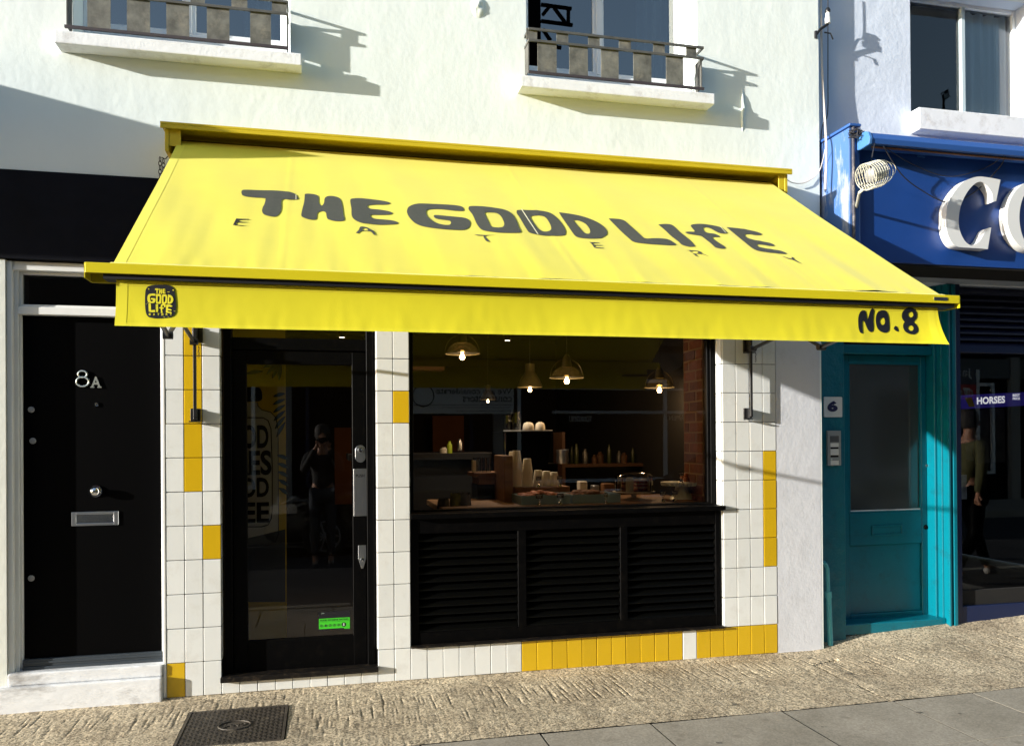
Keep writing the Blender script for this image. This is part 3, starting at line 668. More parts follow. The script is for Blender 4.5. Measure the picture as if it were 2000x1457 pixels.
# --- cafe interior
R0 = dict(x0=-.80, x1=2.99, y0=.305, y1=5.2, z0=.10, z1=2.80)
rm = thing('cafe_interior', (1.2, 2.5, .1), 'dark cafe room behind the glass with brick pier and orange rear wall', 'room')
x0, x1, y0, y1, z0, z1 = [R0[k] for k in ('x0', 'x1', 'y0', 'y1', 'z0', 'z1')]
build('ceiling', MB().box(x0, x1, y0, y1, z1, z1+.05), mat('dark_ceiling', (.014, .009, .005), .9), rm)
build('floor', MB().box(x0, x1, y0, y1, z0-.05, z0), mat('dark_floor', (.03, .02, .012), .6), rm)
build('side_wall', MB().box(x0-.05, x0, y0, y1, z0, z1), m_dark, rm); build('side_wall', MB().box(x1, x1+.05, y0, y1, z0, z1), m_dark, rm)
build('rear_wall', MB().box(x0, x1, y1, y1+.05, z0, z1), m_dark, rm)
def atbox(name, u0, u1, v0, v1, Y, th, m, parent, bevel=.002):
    a, b = at(u0, v1, Y), at(u1, v0, Y); return build(name, MB().box(a.x, b.x, Y, Y+th, a.z, b.z), m, parent, bevel=bevel)
atbox('orange_panel', 845, 906, 812, 882, 4.9, .05, m_orange, rm); atbox('orange_panel', 654, 686, 835, 985, 4.2, .05, m_orange, rm)
atbox('brown_partition', 1240, 1270, 655, 830, 3.0, .05, mat('brown_partition', (.05, .02, .008), .8), rm)
atbox('shelf', 780, 868, 716, 722, 2.5, .2, m_woodd, rm)
pier = MB().box(2.613, 2.80, .16, .47, .95, 2.62); pr_ = build('brick_pier', pier, m_mortar, rm)
zz = .955; r_i = 0
while zz < 2.60:
    off = .11 if r_i % 2 else .0; yy = .163 - off
    while yy < .465:
        a_, b_ = max(yy, .163), min(yy+.212, .468)
        if b_-a_ > .02: build('brick', MB().box(2.610+random.uniform(-.003, .003), 2.628, a_+.004, b_-.004, zz, zz+.064), m_brick, pr_, bevel=.003)
        yy += .222
    zz += .0745; r_i += 1
build('menu_board', MB().box(X(1330, 1.9), X(1372, 1.9), 1.9, 1.93, 1.25, 2.6), mat('blackboard', (.008, .009, .008), .8), rm)
# mural board by the door
mu = thing('mural_board', (-.45, .42, .2), 'yellow mural of a lettered jar and palm leaves seen through the cafe door', 'mural')
ym = .42
a, b = at(440, 1262, ym), at(557, 690, ym); mzb = Z(1046, ym, 520)
build('board', MB().box(a.x, b.x, ym, ym+.02, .2, 2.5), m_mural, mu)
def mp(u, v): p = at(u, v, ym); return (p.x, p.z)
def R5(x, y): return mp(430 + x/4.048, 640 + y/4.048)
def R6(x, y): return mp(430 + x/4.048, 980 + y/4.048)
def flat(name, loops, yy, m, parent):
    mb = MB(); solid(mb, loops, lambda p, q: (p, yy, q)); return build(name, mb, m, parent, weld=False)
jar = [R5(-60, 590), R5(215, 588), R5(295, 590), R5(300, 620), R5(330, 650), R5(400, 668), R5(440, 710), R5(458, 800), R5(460, 1100), R5(462, 1450), R6(462, 250), R6(440, 310), R6(380, 345), R6(200, 352), R6(-60, 352)]
flat('jar', [jar], ym-.001, m_muralg, mu)
flat('jar_cap', [smooth_loop([R5(-60, 470), R5(215, 470), R5(300, 472), R5(325, 495), R5(333, 540), R5(322, 575), R5(250, 585), R5(-60, 585)])], ym-.002, m_muralb, mu)
flat('lower_panel', [[R6(-60, 352), R6(515, 215), R6(515, 790), R6(-60, 790)]], ym-.0014, mat('mural_dark_grey', (.05, .05, .05), .8), mu)
lb = MB(); pts = [R5(-60, 712), R5(340, 712), R5(380, 735), R5(402, 800), R5(412, 1100), R5(412, 1450), R6(405, 130), R6(380, 180), R6(330, 195), R6(-60, 198)]
lb.tube([(p[0], ym-.003, p[1]) for p in pts], .0035, 5); pts = jar
lb.tube([(p[0], ym-.003, p[1]) for p in jar[2:]], .0028, 5); build('jar_outline', lb, m_muralb, mu)
lt = MB()
for txt, x0_, x1_, y0_, y1_, fn in (('OD', 180, 382, 768, 955, R5), ('RES', 110, 405, 968, 1168, R5), ('OD', 170, 385, 1182, 1342, R5)):
    a_, b_ = fn(x0_, y1_), fn(x1_, y0_); text(lt, txt, rect_fn(a_[0], b_[0], a_[1], b_[1], ym-.004), bold=.03)
a_, b_ = R6(180, 168), R6(388, 0); text(lt, 'EE', rect_fn(a_[0], b_[0], a_[1], b_[1], ym-.004), bold=.03)
build('jar_lettering', lt, m_muralb, mu, weld=False)
lv_ = MB(); lb = MB()
def leaf(x, y, ang, L_, w_):
    c, s_ = math.cos(ang), math.sin(ang); pts = []
    for k_ in range(9):
        t_ = k_/8; pts.append((t_*L_, w_*math.sin(math.pi*t_)))
    pts += [(p[0], -p[1]*.6) for p in reversed(pts[1:-1])]
    P_ = [R5(x + p[0]*c - p[1]*s_, y + p[0]*s_ + p[1]*c) for p in pts]
    solid(lv_, [P_], lambda p, q: (p, ym-.0015, q)); lb.tube([(p[0], ym-.0025, p[1]) for p in P_ + P_[:1]], .0018, 4)
for k_ in range(5): leaf(480, 270, math.radians(95 + 22*k_), 150, 22)
leaf(340, 345, math.radians(172), 140, 18)
for k_ in range(6): leaf(515, 520 + 45*k_, math.radians(165 - 9*k_), 100 + 8*k_, 16)
for k_ in range(5): leaf(540, 1040 + 70*k_, math.radians(200 + 4*k_), 95, 18)
build('palm_leaves', lv_, m_murall, mu, weld=False); build('leaf_outline', lb, m_muralb, mu)
# counter and its goods
zc0 = Z(986, .16, 1100); yc0, yc1 = .15, .95
cnt = thing('counter', (1.6, .5, .1), 'worn wooden counter running behind the cafe window', 'counter')
build('counter_top', MB().box(wx0+.22, wx1-.03, yc0, yc1, zc0-.04, zc0), m_wood, cnt, bevel=.004)
build('counter_base', MB().box(wx0+.25, wx1-.05, yc0+.02, yc1-.05, .1, zc0-.041), m_dark, cnt)
def put(u, v, Y, z): return Vector((at(u, v, Y).x, Y, z))
def tray(u0, u1, Y, d, kind, lab):
    x0_, x1_ = X(u0, Y, 970), X(u1, Y, 970); r = thing('pastry_tray', ((x0_+x1_)/2, Y, zc0), lab, 'tray', 'pastry trays on the counter')
    h = .062; mb = MB(); ring_ = [(x0_, x1_, Y, Y+.006), (x0_, x1_, Y+d-.006, Y+d), (x0_, x0_+.006, Y+.006, Y+d-.006), (x1_-.006, x1_, Y+.006, Y+d-.006)]
    for q in ring_: mb.box(q[0], q[1], q[2], q[3], zc0+.001, zc0+h)
    mb.box(x0_+.006, x1_-.006, Y+.006, Y+d-.006, zc0+.001, zc0+.008); build('tray_box', mb, m_tray, r)
    m_ = m_pastry if kind else m_nuts; fb = MB()
    for i in range(34):
        fx, fy = random.uniform(x0_+.03, x1_-.03), random.uniform(Y+.03, Y+d-.03); rr_ = random.uniform(.02, .035)
        hh = zc0+.045+.035*math.sin(math.pi*(fx-x0_)/(x1_-x0_))
        fb.lathe((fx, fy, hh-.012), [(0, -rr_*.5), (rr_*.8, -rr_*.3), (rr_, 0), (rr_*.75, rr_*.4), (0, rr_*.55)], 8)
    build('pastries', fb, m_, r, smooth=True)
tray(1018, 1113, .22, .30, True, 'left pastry tray on the counter heaped with orange brown pastries'); tray(1118, 1212, .22, .30, False, 'right pastry tray on the counter filled with dark granola slices')
def sign(u, v, Y, z, lab, two, w=.048, h=.030, tilt=0):
    p = put(u, v, Y, z); r = thing('price_holder', tuple(p), lab, 'price holder', 'price card holders on the counter')
    mb = MB().lathe(p, [(.016, .001), (.015, .008), (.009, .017), (.003, .020)], 14); mb.tube([p + Vector((0, 0, .018)), p + Vector((0, 0, .030))], .002, 6)
    mb.tube([p + Vector((.009*math.sin(t), 0, .039-.009*math.cos(t))) for t in [2*math.pi*i/12 for i in range(13)]], .0018, 6); build('clip', mb, m_chrome, r, smooth=True)
    cz = z+.047; cd = MB().box(p.x-w/2, p.x+w/2, Y-.004, Y-.002, cz, cz+h); o = build('card', cd, m_card, r)
    t = MB(); text(t, two[0], rect_fn(p.x-w*.38, p.x+w*.38, cz+h*.55, cz+h*.80, Y-.0045)); text(t, two[1], rect_fn(p.x-w*.3, p.x+w*.3, cz+h*.2, cz+h*.42, Y-.0045)); build('card_print', t, m_cup, o, weld=False)
sign(1053, 985, .18, zc0, 'price holder in front of the left end of the left pastry tray', ('BEEF', 'SANDWICH')); sign(1094, 985, .18, zc0, 'price holder in front of the right end of the left pastry tray', ('BACON', 'FLAPJACK'))
sign(1183, 985, .18, zc0, 'price holder in front of the right pastry tray', ('DATE', 'SLICE'), w=.030, h=.028)
sign(1295, 975, .20, zc0, 'left one of the two price holders side by side before the cake stand', ('CARROT CAKE', ''[:0] or 'GF')); sign(1317, 975, .20, zc0, 'right one of the two price holders side by side before the cake stand', ('RED VELVET', 'CAKE'))
# raised shelf with cups
zsf = zc0 + .10
bx = thing('wooden_crate', (X(1040, .6, 945), .62, zc0), 'long brown wooden box on the counter carrying the paper cups', 'crate')
build('crate_body', MB().box(X(1003, .6, 945), X(1110, .6, 945), .56, .80, zc0+.001, zsf), m_woodd, bx, bevel=.003)
build('crate_end', MB().box(X(985, .5, 900), X(1002, .5, 900), .50, .85, zc0+.001, Z(890, .5, 990)), m_wood, bx, bevel=.004)
cup_me = None
def cup(x_, y_, z_, lab, group='paper cups stacked on the wooden box', s=1.0):
    global cup_me
    if cup_me is None:
        o = build('paper_cup', MB().lathe((0, 0, 0), [(.0, .092), (.026, .092), (.027, .090), (.0375, .006), (.0395, .006), (.0395, .0), (.0365, .0), (.0255, .086)], 18), m_cup, None, smooth=True); cup_me = o.data
        bpy.data.objects.remove(o)
    o = link('paper_cup', cup_me, None, (x_, y_, z_)); o.scale = (s, s, s); return tag(o, lab, 'cup', group)
ORD = 'lowest,second,third,fourth,fifth,sixth,seventh,eighth,ninth,tenth,eleventh,twelfth,thirteenth,fourteenth,fifteenth,sixteenth,seventeenth,eighteenth,nineteenth,twentieth'.split(',')
def stack(u, v, Y, n, top, lab, pitch=.0085):
    p = put(u, v, Y, zsf)
    for i in range(n): cup(p.x, Y, zsf + .001 + i*pitch, (lab % ORD[i]) if i < n-1 else top)
stack(1009, 943, .66, 21, 'topmost upturned cup of the tallest paper cup stack', '%s cup up from the bottom of the tallest paper cup stack')
stack(1002, 943, .76, 20, 'topmost cup of the stack half hidden behind the tallest one', '%s cup up from the bottom of the stack behind the tallest one')
stack(1030, 943, .66, 14, 'topmost upturned cup of the second tallest stack', '%s cup up from the bottom of the second tallest paper cup stack')
for u, n, w_ in ((1051, 4, 'first'), (1067, 3, 'second'), (1082, 2, 'third')):
    stack(u, 943, .66, n, 'topmost cup of the %s short cup stack right of the two tall ones' % w_, '%s cup from the bottom of the ' + w_ + ' short stack right of the tall ones')
sign(1052, 943, .58, zsf, 'price holder on the wooden box before the first short cup stack', ('FLAT', 'WHITE'), w=.04); sign(1093, 943, .58, zsf, 'price holder on the wooden box at its right end', ('ICED', 'LATTE'), w=.04)
# coffee machine with crockery on top
ymc = 1.05; ztp = Z(841, ymc, 1030)
cm = thing('coffee_machine', (X(1030, ymc, 900), ymc, zc0), 'black coffee machine behind the stacks of paper cups', 'coffee machine')
cx0, cx1 = X(983, ymc, 850), X(1078, ymc, 850)
b_ = MB(); b_.prism([(cx0, zc0+.25), (cx1-.03, zc0+.25), (cx1, ztp-.03), (cx1, ztp-.004), (cx0, ztp-.004)], ymc, ymc+.45); build('body', b_, m_doorblack, cm, bevel=.004)
build('base', MB().box(cx0+.02, cx1+.06, ymc+.05, ymc+.5, zc0-.02, zc0+.249), m_doorblack, cm); build('top_rail', MB().tube([(cx0, ymc-.01, ztp), (cx1, ymc-.01, ztp), (cx1, ymc+.4, ztp)], .004, 8), m_steel, cm)
build('steam_wand', MB().tube([(cx0+.005, ymc-.03, ztp-.02), (cx0, ymc-.06, ztp-.10), (cx0+.005, ymc-.05, ztp-.25)], .005, 8), m_chrome, cm, smooth=True)
build('milk_jug', MB().lathe((X(1095, ymc, 880), ymc-.05, Z(905, ymc, 1095)), [(.0, 0), (.045, 0), (.05, .02), (.045, .07), (.05, .11), (.046, .11), (.0, .03)], 18), m_steel, cm, smooth=True)
gg = glass('glass_jar_mat', (.92, .95, .95), 3.0)
for u, h_, r_, lab in ((989, .125, .028, 'tall clear tumbler at the left end of the coffee machine top'), (1007, .145, .040, 'round clear glass jar with a lid on the coffee machine top')):
    p = put(u, 840, ymc+.08, ztp); o = build('glass_jar', MB().lathe(p, [(0, .002), (r_*.9, .002), (r_, .02), (r_*1.02, h_*.75), (r_*.8, h_*.9), (r_*.8, h_), (r_*.7, h_), (r_*.7, h_*.9), (r_*.9, h_*.7), (r_*.88, .03), (0, .012)], 18), gg, None, smooth=True); tag(o, lab, 'glass')
for u, r_, lab in ((1032, .046, 'larger upturned white bowl on the coffee machine top'), (1055, .040, 'smaller upturned white bowl on the coffee machine top')):
    p = put(u, 840, ymc+.08, ztp); o = build('bowl', MB().lathe(p, [(r_, .001), (r_*1.02, .006), (r_*.92, .045), (r_*.7, .062), (r_*.4, .064), (r_*.4, .070), (0, .070)], 20), m_china, None, smooth=True); tag(o, lab, 'bowl', 'white bowls on the coffee machine')
# cake under glass and ribbed stand
def lathe_thing(name, u, v, Y, z, prof, m, lab, cat, n=20): 
    p = put(u, v, Y, z); return tag(build(name, MB().lathe(p, prof, n), m, None, smooth=True), lab, cat)
Yk = .45; pz = Z(960, Yk, 1240)
pc = put(1238, 960, Yk, pz)
ck = thing('glass_cake_dome', (pc.x, Yk, zc0), 'glass dome on a white plate over a cut layer cake', 'cake dome')
build('plate', MB().lathe((pc.x, Yk, zc0), [(.07, .001), (.07, .006), (.02, .02), (.02, pz-zc0-.02), (.10, pz-zc0-.008), (.155, pz-zc0), (.155, pz-zc0+.004), (0, pz-zc0)], 28), m_china, ck, smooth=True)
build('dome', MB().lathe((pc.x, Yk, pz), [(.140, .006), (.140, .115), (.120, .135), (.05, .145), (.0, .146)], 28), gg, ck, smooth=True)
cake = thing('layer_cake', (pc.x, Yk, pz), 'cut red layer cake with cream icing under the glass dome', 'cake')
for i in range(3):
    build('sponge', MB().box(pc.x-.005, pc.x+.075, Yk-.08, Yk+.06, pz+.010+i*.026, pz+.030+i*.026), m_caker, cake, bevel=.003)
    build('icing', MB().box(pc.x-.003, pc.x+.077, Yk-.078, Yk+.058, pz+.0305+i*.026, pz+.0358+i*.026), m_cakew, cake)
build('icing_side', MB().box(pc.x+.0775, pc.x+.092, Yk-.08, Yk+.06, pz+.008, pz+.096), m_cakew, cake, bevel=.004)
build('cream_roll', MB().lathe((pc.x-.055, Yk-.06, pz+.006), [(.0, 0), (.028, 0), (.028, .095), (.018, .104), (0, .104)], 16), m_cakew, cake, smooth=True)
pt = put(1333, 940, .42, Z(941, .42, 1333)); 
stt = thing('cake_stand', (pt.x, .42, zc0), 'ribbed tin cake stand at the right end of the counter', 'cake stand')
rb = MB(); nR = 72; o_ = []
for (r_, h_) in ((.152, 0), (.158, .024)):
    o_.append([(pt.x + (r_ + (.0035 if j % 2 else -.0035))*math.cos(2*math.pi*j/nR), .42 + (r_ + (.0035 if j % 2 else -.0035))*math.sin(2*math.pi*j/nR), pt.z - .024 + h_) for j in range(nR)])
rb.add(o_[0] + o_[1], [(j, (j+1) % nR, nR + (j+1) % nR, nR + j) for j in range(nR)]); rb.add(o_[1] + [(pt.x, .42, pt.z)], [(j, (j+1) % nR, nR) for j in range(nR)])
build('ribbed_rim', rb, m_tin, stt); build('foot', MB().lathe((pt.x, .42, zc0), [(.10, .001), (.085, .02), (.06, .05), (.05, pt.z-zc0-.025)], 20), m_tin, stt, smooth=True)
fr_ = MB()
for i in range(7): fr_.lathe((pt.x+.03+.03*(i % 3)+random.uniform(-.01, .01), .40+.02*i % .1, pt.z+.018+.015*(i//3)), [(0, -.018), (.02, -.012), (.025, 0), (.018, .014), (0, .019)], 10)
tag(build('buns', fr_, m_pastry, None, smooth=True), 'heap of glazed orange brown buns on the ribbed cake stand', 'buns')
sign(1330, 940, .34, pt.z, 'price holder with a silver card standing on the ribbed cake stand', ('BROWNIE', 'NUTS'), w=.042)
# items further back at the left
for i, (u, v, Y, r_, h_, m_, lab) in enumerate(((878, 885, 1.6, .022, .10, m_lime, 'slim lime green bottle on the back worktop'), (867, 885, 1.7, .035, .05, m_china, 'pale squat tub beside the lime green bottle'), (898, 880, 1.7, .022, .10, m_steel, 'steel shaker on the back worktop right of the lime bottle'))):
    p = put(u, v, Y, Z(v, Y, u)); tag(build('worktop_bottle', MB().lathe(p, [(0, 0), (r_, 0), (r_, h_*.7), (r_*.5, h_*.85), (r_*.5, h_), (0, h_)], 14), m_, None, smooth=True), lab, 'bottle')
bw = thing('back_worktop', (X(870, 1.8, 885), 1.8, .1), 'dark worktop behind the counter at the left of the window', 'worktop')
build('top', MB().box(.2, X(960, 1.8, 885), 1.5, 2.2, Z(885, 1.6, 880)-.05, Z(885, 1.6, 880)-.001), m_dark, bw); build('base', MB().box(.25, X(955, 1.8, 885), 1.55, 2.2, .1, Z(885, 1.6, 880)-.051), m_dark, bw)
for i, u in enumerate((930, 938, 946, 954)):
    p = put(u, 922, .9, Z(922, .9, u)); tag(build('water_glass', MB().lathe(p, [(0, .001), (.02, .001), (.024, .11), (.021, .11), (.018, .01), (0, .006)], 14), gg, None, smooth=True), 'clear water glass in the row left of the cups, number %s from the left by a white carton' % ('first', 'second', 'third', 'fourth')[i], 'glass', 'water glasses left of the cups')
p0 = Z(922, .9, 940); wt = thing('side_shelf', (X(940, .9, 930), .9, p0), 'small brown shelf unit carrying water glasses', 'shelf')
build('shelf_top', MB().box(X(922, .9, 930), X(985, .9, 930), .8, 1.1, p0-.03, p0-.001), m_woodd, wt); build('shelf_front', MB().box(X(932, .9, 940), X(980, .9, 940), .82, 1.1, Z(945, .9, 940), p0-.031), m_wood, wt); build('shelf_body', MB().box(X(930, .9, 940), X(982, .9, 940), .85, 1.1, .1, Z(945, .9, 940)-.001), m_dark, wt)
tag(build('white_carton', MB().box(X(924, .86, 915), X(930, .86, 915), .86, .92, p0+.001, p0+.09), m_china, None), 'narrow white carton standing left of the water glasses', 'carton')
jm = [mat('dull_steel_canister', (.10, .10, .10), .4, metal=.5), mat('dark_brown_jar', (.07, .03, .012), .5), mat('dark_olive_bottle', (.035, .045, .012), .3)]
ORD9 = 'first,second,third,fourth,fifth,sixth,seventh,eighth,ninth,tenth'.split(',')
for i, (u, kind, s_) in enumerate(((1104, 1, 1), (1117, 2, .9), (1126, 2, 1.05), (1143, 0, 1), (1161, 1, .8), (1172, 1, 1.1), (1190, 2, 1), (1209, 0, .85), (1219, 1, 1), (1236, 2, .8))):
    Yj = 2.3 + .05*(i % 2); p = put(u, 905, Yj, Z(905, 2.3, 1160)); h_ = (.14, .10, .18)[kind]*s_; r_ = (.028, .032, .020)[kind]*s_
    o = build('storage_jar', MB().lathe(p, [(0, 0), (r_, 0), (r_, h_*.7), (r_*.5, h_*.85), (r_*.5, h_), (0, h_)], 14), jm[kind], None, smooth=True)
    tag(o, '%s from the left on the dim rear shelf, a %s' % (ORD9[i], ('dull steel canister', 'brown jar', 'dark olive bottle')[kind]), 'jar', 'jars on the dim rear shelf')
rs = thing('rear_shelf', (X(1160, 2.35), 2.35, 1.1), 'long dark wooden shelf behind the counter in the middle of the window', 'shelf'); zz_ = Z(905, 2.3, 1160)
build('shelf_board', MB().box(X(1095, 2.35), X(1245, 2.35), 2.2, 2.5, zz_-.03, zz_-.001), jm[1], rs); build('shelf_side', MB().box(X(1095, 2.35)-.03, X(1095, 2.35)-.001, 2.2, 2.5, .1, zz_+.3), jm[1], rs)
for i, (u, v, w_, h_, cm_, lab) in enumerate(((1075, 935, .07, .055, m_china, 'small white sugar box at the right end of the wooden box'), (1165, 940, .05, .09, m_steel, 'steel jug on the counter behind the right pastry tray'), (1190, 935, .09, .10, m_woodd, 'brown paper bag pack behind the right pastry tray'), (1140, 938, .06, .12, m_china, 'white carton behind the trays in the middle of the counter'))):
    p = put(u, v, .75 + .02*i, zc0); tag(build('counter_item', MB().box(p.x-w_/2, p.x+w_/2, p.y, p.y+.08, zc0+.001 if i else zsf+.001, (zc0 if i else zsf)+h_), cm_, None, bevel=.006), lab, 'container')
# solid shapes standing in for a car's reflection, lower left window corner
def reflection_shape(u, Y, r_, h_, col, lab):
    x_ = X(u, Y, 960); mb = MB()
    mb.grid(20, 12, lambda s, t: (x_ + r_*(1+.12*noise.noise((s*9, t*4, u)))*math.cos(2*math.pi*s)*(.9+.3*math.sin(math.pi*t*.9)), Y + r_*.6*math.sin(2*math.pi*s)*(1+.15*noise.noise((s*7, t*5, 3))), zc0-.12 + h_*t*(1+.05*math.sin(s*19))))
    tag(build('reflection_shape', mb, mat('reflection_shape_%d' % u, col, .6, var=.4, var_scale=25), None, smooth=True), lab, 'reflection_shape', 'solid shapes for a car reflection in the window corner')
reflection_shape(866, .30, .035, .17, (.035, .035, .018), 'leftmost dark olive shape built for the car reflection low in the cafe window'); reflection_shape(889, .32, .032, .20, (.09, .10, .02), 'green and dark shape in the middle of the built car reflection'); reflection_shape(908, .33, .035, .20, (.06, .06, .075), 'rightmost grey shape of the built car reflection')
tag(build('window_corner_stand', MB().box(wx0+.035, wx0+.30, .16, .5, .1, zc0-.12), m_dark, None), 'dark stand under the car reflection shapes behind the cafe window', 'stand')
# pendant lamps
def pendant(u, v, Y, dia, open_, lab, power=3.6):
    c = at(u, v, Y); R_ = dia/2; r = thing('pendant_lamp', tuple(c), lab, 'pendant lamp', 'pendant lamps in the cafe')
    zr = c.z + .030*dia/.27
    shp = [(R_*1.0, 0), (R_*.98, .006), (R_*.80, R_*.38), (R_*.55, R_*.55), (R_*.50, R_*.60), (R_*.26, R_*.66), (R_*.22, R_*1.1), (R_*.10, R_*1.3), (0, R_*1.32)]
    if not open_: shp = [(R_, 0), (R_*.97, R_*.18), (R_*.70, R_*.75), (R_*.42, R_*1.15), (R_*.38, R_*1.20), (R_*.38, R_*1.85), (0, R_*1.9)]
    build('shade', MB().lathe((c.x, Y, zr), shp, 28), (glass('lamp_glass', (.72, .64, .42), 3.5, .05, .05) if open_ else m_shade), r, smooth=True)
    if open_:
        build('cap', MB().lathe((c.x, Y, zr+R_*.62), [(R_*.30, 0), (R_*.24, R_*.5), (R_*.1, R_*.75), (0, R_*.76)], 18), m_shade, r, smooth=True)
        build('rim', MB().tube([(c.x + R_*math.cos(t), Y + R_*math.sin(t), zr) for t in [2*math.pi*i/28 for i in range(29)]], .0035, 6, cap=False), m_shade, r, smooth=True)
        build('bail', MB().tube([(c.x + R_*1.02*math.cos(t), Y, zr + R_*1.12*math.sin(t)) for t in [math.pi*i/18 for i in range(19)]], .003, 6), m_shade, r, smooth=True)
    build('cord', MB().tube([(c.x, Y, zr+R_*1.3), (c.x, Y, 2.80)], .003, 6), m_cableb, r)
    rb_ = .021*dia/.27
    b_ = build('bulb', MB().lathe((c.x, Y, c.z), [(0, -rb_), (rb_*.7, -rb_*.72), (rb_, 0), (rb_*.8, rb_*.6), (rb_*.4, rb_*1.2), (rb_*.4, rb_*1.6), (0, rb_*1.6)], 16), m_bulb, r, smooth=True)
    ld = bpy.data.lights.new('bulb_light', 'POINT'); ld.energy = power; ld.color = (1.0, .62, .30); ld.shadow_soft_size = .05
    lo = link('bulb_light', ld, r); lo.location = Vector((0, 0, -.075))
pendant(903, 698, 1.00, .262, True, 'clear glass pendant lamp nearest the left side of the cafe window'); pendant(1107, 745, 1.10, .270, True, 'clear glass pendant lamp in the middle of the cafe window'); pendant(1288, 763, 1.25, .250, True, 'clear glass pendant lamp nearest the brick pier')
pendant(1035, 762, 1.9, .225, False, 'solid bell shaped pendant lamp just left of the middle glass one', 2.0); pendant(953, 784, 3.1, .16, False, 'smallest bell shaped pendant lamp at the back of the cafe', 0.6)
for u, v, Y, lab in ((991, 665, 1.15, 'small lit ceiling spotlight above the counter'), (668, 659, 1.3, 'small lit ceiling spotlight above the cafe door')):
    p = at(u, v, Y); o = thing('ceiling_spotlight', tuple(p), lab, 'spotlight', 'lit ceiling spotlights'); build('housing', MB().lathe(p, [(.028, .0), (.028, .05), (.02, 2.8-p.z)], 14), m_black, o); build('lens', MB().lathe((p.x, Y, p.z-.002), [(0, 0), (.020, 0), (.020, .002)], 14), m_spot, o)
    ld = bpy.data.lights.new('spot_light', 'SPOT'); ld.energy = 26 if u > 900 else 16; ld.color = (1, .84, .66); ld.spot_size = rad(95); ld.spot_blend = .8; ld.shadow_soft_size = .03; lo = link('spot_light', ld, o); lo.location = Vector((0, 0, -.02))
# ================================================================== AWNING
AX0, AX1 = -0.800, 2.975
YT, ZT_, YB_, ZB_ = -0.16, 3.232, -1.705, 2.212
aw = thing('awning', (1.09, 0, ZB_), 'bright yellow canvas shop awning over the cafe front with dark hand drawn lettering', 'awning')
an = Vector((0, (ZB_-ZT_), -(YB_-YT))).normalized()
if an.z < 0: an = -an
def drape(x, t):
    s = (x-AX0)/(AX1-AX0)
    sag = -0.010*math.sin(math.pi*t)
    wr = 0.006*noise.noise((x*1.6 - t*2.2, t*1.3, 0.7)) + 0.0045*noise.noise((x*5 - t*1.5, t*1.2, 9.0))*(0.3+t) + 0.0018*noise.noise((x*14, t*1.6, 3.0))*t
    seam = sum(0.0012*math.exp(-((x-c)/0.010)**2) for c in (-0.17, 1.13, 2.32))
    tuck = 0.002*noise.noise((x*22, 0, 5.0))*max(0, (t-0.93)/0.07) 
    return sag + wr + seam + tuck
def cloth(x, t, off=0.0):
    p = Vector((x, YT + (YB_-YT)*t, ZT_ + (ZB_-ZT_)*t)); return p + an*(drape(x, t) + off)
def on_cloth(u, v):
    """measure a point of the print on the canvas plane: returns x and the share of the way down"""
    D = FWD + RIGHT*((u-CX)/F_PX) - UP*((v-CY)/F_PX); P0 = Vector((0, YT, ZT_)); k = (P0-CAM).dot(an)/D.dot(an); p = CAM + D*k
    return (p.x, (p.y-YT)/(YB_-YT))
build('canopy', MB().grid(300, 70, lambda s, t: cloth(AX0 + (AX1-AX0)*s, t)), m_fabric, aw, smooth=True, weld=False)
for xe_ in (AX0+.022, AX1-.022):
    build('side_hem', MB().grid(1, 60, lambda s, t: cloth(xe_-.022+.044*s, t, .0008)), m_hem, aw, smooth=True, weld=False)
def letter(name, loops, conv, m=m_print, steps=6):
    L2 = [[on_cloth(*conv(p.x, p.y)) for p in smooth_loop(lp, steps)] if len(lp) > 2 else lp for lp in loops]
    mb = MB(); L3 = [[(a, b*1.85) for a, b in lp] for lp in L2]
    solid(mb, L3, lambda a, b: cloth(a, b/1.85, .0022), grid=.035)
    o = build(name, mb, m, aw, smooth=False, weld=False); return L2
c1 = lambda x, y: (440 + x/5.5556, 350 + y/5.5556)
c2 = lambda x, y: (780 + x/5.5556, 370 + y/5.5556)
c3 = lambda x, y: (1080 + x/8, 400 + y/8)
c4 = lambda x, y: (1320 + x/7.692, 420 + y/7.692)
idn = lambda x, y: (x, y)
GL = {}
GL['T'] = letter('letter_t', [[(175,140),(182,110),(230,102),(400,105),(560,110),(700,122),(760,145),(790,185),(780,200),(700,205),(615,208),(608,300),(590,350),(545,385),(480,383),(420,365),(398,330),(405,290),(425,250),(435,205),(420,188),(300,180),(200,170)]], c1)
GL['H'] = letter('letter_h', [[(868,140),(920,138),(985,150),(1012,175),(1016,235),(1045,270),(1070,240),(1080,190),(1120,168),(1190,172),(1245,200),(1270,270),(1282,370),(1293,415),(1280,438),(1200,440),(1120,420),(1100,390),(1090,345),(1050,328),(1000,345),(992,400),(970,418),(900,415),(840,395),(824,370),(835,310),(855,230),(862,160)]], c1)
GL['E'] = letter('letter_e', [[(1357,210),(1400,192),(1500,190),(1650,208),(1760,232),(1790,250),(1740,262),(1640,258),(1560,262),(1543,278),(1570,300),(1680,312),(1780,335),(1815,357),(1770,370),(1660,368),(1585,368),(1575,385),(1610,408),(1720,420),(1820,435),(1878,460),(1840,475),(1700,478),(1560,470),(1470,460),(1400,425),(1372,380),(1368,300)]], c1)
GL['G'] = letter('letter_g', [[(85,215),(110,175),(200,145),(380,145),(560,152),(670,168),(700,200),(690,218),(600,215),(450,200),(350,203),(300,215),(292,250),(320,300),(390,350),(470,373),(540,375),(562,352),(545,328),(480,318),(400,307),(375,285),(385,268),(450,270),(600,282),(700,292),(750,315),(772,355),(755,400),(700,428),(600,430),(450,422),(300,405),(190,370),(120,310),(88,255)]], c2)
